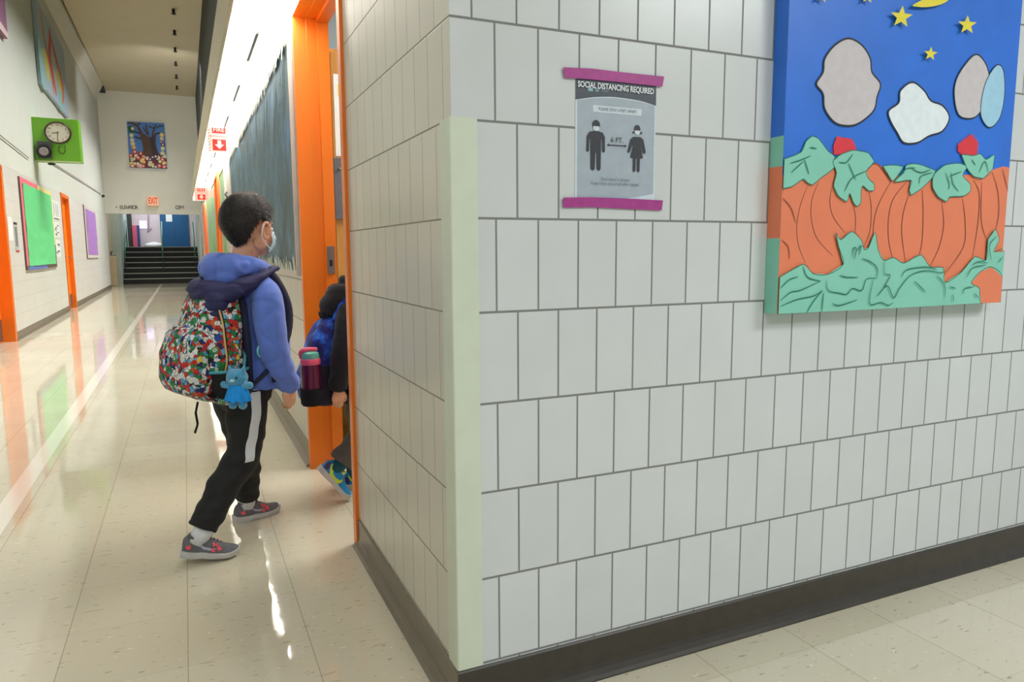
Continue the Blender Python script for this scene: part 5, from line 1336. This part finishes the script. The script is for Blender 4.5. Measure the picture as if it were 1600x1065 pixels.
tube(bm, [CF(.055, .075, .87), CF(.078, .02, .885), CF(.062, -.045, .885), CF(0, -.075, .875), CF(-.062, -.045, .885), CF(-.078, .02, .885), CF(-.055, .075, .87)], [.020, .030, .040, .048, .040, .030, .020], 14, smoothn=4)
ellipsoid(bm, CF(.0, -.085, .835), (.085, .06, .06), 0, 20, CF.rot()); ellipsoid(bm, CF(.0, .0, .892), (.074, .075, .052), 0, 20, CF.rot()); ellipsoid(bm, CF(.03, -.05, .865), (.07, .065, .05), 0, 20, CF.rot()); tube(bm, [CF(.075, .03, .91), CF(.055, -.02, .935), CF(0, -.045, .94), CF(-.055, -.02, .935), CF(-.075, .03, .91)], [.014, .018, .02, .018, .014], 10, smoothn=3)
bs = fuse(bm, .005, 4); wrinkle(bs, lambda p: .007*nz(p, (18, 18, 18), 3)); finish('hood', bs, M_HOOD, sw_, smooth=True)
bm = bmesh.new(); loft(bm, [selr(CF(0, .01, z), a, b, 2.4, 30, CF.R, CF.F) for z, a, b in ((.41, .08, .06), (.44, .106, .08), (.50, .106, .08))])
for h_, k_, a_ in ((khR, kkR, ka), (khL, kkL, kl)): tube(bm, [h_, h_.lerp(k_, .5), k_, k_.lerp(a_, .5), a_.lerp(k_, .02)], [.070, .066, .058, .058, .058], 18, rounded=False, smoothn=4)
bs = fuse(bm, .005, 4); wrinkle(bs, lambda p: .006*nz(p, (12, 12, 16), 1)+.006*nz(p, (10, 10, 36), 4)); finish('pants', bs, M_GREY, kid, smooth=True)
M_SB = cloth('shoe_blue', (28, 142, 206), .6, .1, 60, .4); M_LIME = plain('swoosh_lime', (206, 232, 52), .45, .05, 30); M_SKN = cloth('sock_teal', (14, 84, 100), .8, .1, 60, .3); M_PUR = cloth('heel_purple', (70, 56, 112), .7, .1, 60, .3)
SW2 = [([(.022, .064), (.032, .060), (.052, .036), (.078, .032), (.100, .038), (.108, .048), (.114, .038), (.104, .022), (.078, .016), (.046, .022), (.028, .040), (.018, .056)], M_LIME),
       ([(.001, .028), (.001, .056), (.012, .060), (.024, .036), (.018, .026)], M_PUR)]
for F_ in (K_R, K_L):
    shoe(kid, F_, M_SB, M_SOLE, SW2, M_LIME)
    an, kn_ = (ka, kkR) if F_ is K_R else (kl, kkL); bm = bmesh.new(); tube(bm, [F_ @ Vector((0, .045, .045)), an, an.lerp(kn_, .2), an.lerp(kn_, .35)], [.030, .032, .034, .036], 16, rounded=False); finish('sock', bm, M_SKN, kid, smooth=True)

# blue patterned pack with bottle
def tie_dye():
    m, t = newmat('tie_dye_blue', (20, 50, 160), .7); n = t.noise(t.coord(), 14, 5, .65)
    t.put(t.bsdf.inputs['Base Color'], t.ramp(n, [(.30, rgb(8, 10, 40)), (.47, rgb(16, 36, 130)), (.56, rgb(20, 90, 210)), (.66, rgb(70, 170, 230)), (.8, rgb(200, 225, 240))])); return m
M_TD = tie_dye(); M_INDIGO = cloth('pack_indigo', (20, 22, 52), .75, .2, 40, .3)
kp = root('backpack', CF(0, -.15, .4), 'dark blue tie-dye backpack worn by the child in the doorway', 'backpack')
bm = bmesh.new(); loft(bm, [selr(CF(0, f, z), a, b, 3, 40, CF.R, CF.F) for z, a, b, f in ((.425, .085, .04, -.135), (.438, .105, .060, -.145), (.50, .112, .072, -.155), (.62, .112, .070, -.152), (.70, .105, .058, -.138), (.76, .085, .040, -.118), (.785, .05, .02, -.105))])
k1 = fuse(bm, .006, 4); wrinkle(k1, lambda p: .006*nz(p, (12, 12, 12), 4)); kbv = BVHTree.FromBMesh(k1)
for f in k1.faces:
    if f.calc_center_median().z < .60: f.material_index = 1
finish('main_compartment', k1, [M_TD, M_INDIGO], kp, smooth=True)
bm = bmesh.new(); loft(bm, [selr(CF(0, f, z), a, b, 3, 36, CF.R, CF.F) for z, a, b, f in ((.43, .07, .02, -.205), (.45, .088, .03, -.212), (.55, .09, .032, -.214), (.60, .075, .02, -.205))]); k2 = fuse(bm, .006, 4)
finish('front_pocket', k2, M_TD, kp, smooth=True)
for s in (1, -1):
    P = [CF(s*.06, -.09, .775), CF(s*.082, -.055, .852), CF(s*.088, .0, .885), CF(s*.09, .070, .84), CF(s*.10, .098, .74), CF(s*.125, .045, .60), CF(s*.125, -.06, .50)]
    bm = bmesh.new(); tube(bm, P, [.022, .024, .024, .022, .02, .012, .010], 12, smoothn=4, flat=(Vector((0, 0, 1)), .5)); finish('shoulder_strap', bm, M_TD, kp, smooth=True)
bm = bmesh.new(); tube(bm, [CF(.03, -.125, .77), CF(.02, -.14, .80), CF(-.02, -.14, .80), CF(-.03, -.125, .77)], .008, 8, smoothn=4); finish('grab_handle', bm, M_WEBK, kp, smooth=True)
bc = CF(.140, -.218, 0)
bm = bmesh.new(); loft(bm, [selr(Vector((bc.x, bc.y, z)), a, a, 2, 24) for z, a in ((.445, .036), (.455, .043), (.50, .045), (.515, .045))]); finish('bottle_pocket', bm, cloth('mesh_indigo', (16, 16, 34), .9, .4, 500, .8), kp, smooth='auto')
bo = root('water_bottle', Vector((bc.x, bc.y, .46)), 'maroon water bottle with pink and teal lid in the side pocket of the blue pack', 'bottle')
def rev(prof, c, m_, nm, par, n=28, tilt=0):
    bm = bmesh.new(); loft(bm, [[(c.x+r_*math.cos(a), c.y+r_*math.sin(a), z_) for a in [2*math.pi*k/n for k in range(n)]] for r_, z_ in prof]); return finish(nm, bm, m_, par, smooth='auto')
rev(((.030, .462), (.0365, .468), (.0385, .50), (.0385, .600), (.036, .612)), bc, plain('bottle_maroon', (96, 18, 62), .25), 'bottle_body', bo)
M_PK = plain('lid_pink', (240, 98, 132), .3); M_TL = plain('lid_teal', (112, 196, 176), .3)
rev(((.038, .612), (.040, .616), (.040, .632), (.037, .636)), bc, M_PK, 'lid_ring', bo)
rev(((.035, .636), (.036, .642), (.033, .658), (.022, .664)), bc, M_TL, 'lid_dome', bo)
bm = bmesh.new(); tube(bm, [bc+Vector((-.036, 0, .640)), bc+Vector((-.036, 0, .660)), bc+Vector((-.02, -.004, .671)), bc+Vector((.020, 0, .671))], [.006, .010, .013, .011], 10, smoothn=4, flat=(Vector((0, 0, 1)), .8)); finish('lid_handle', bm, M_PK, bo, smooth=True)
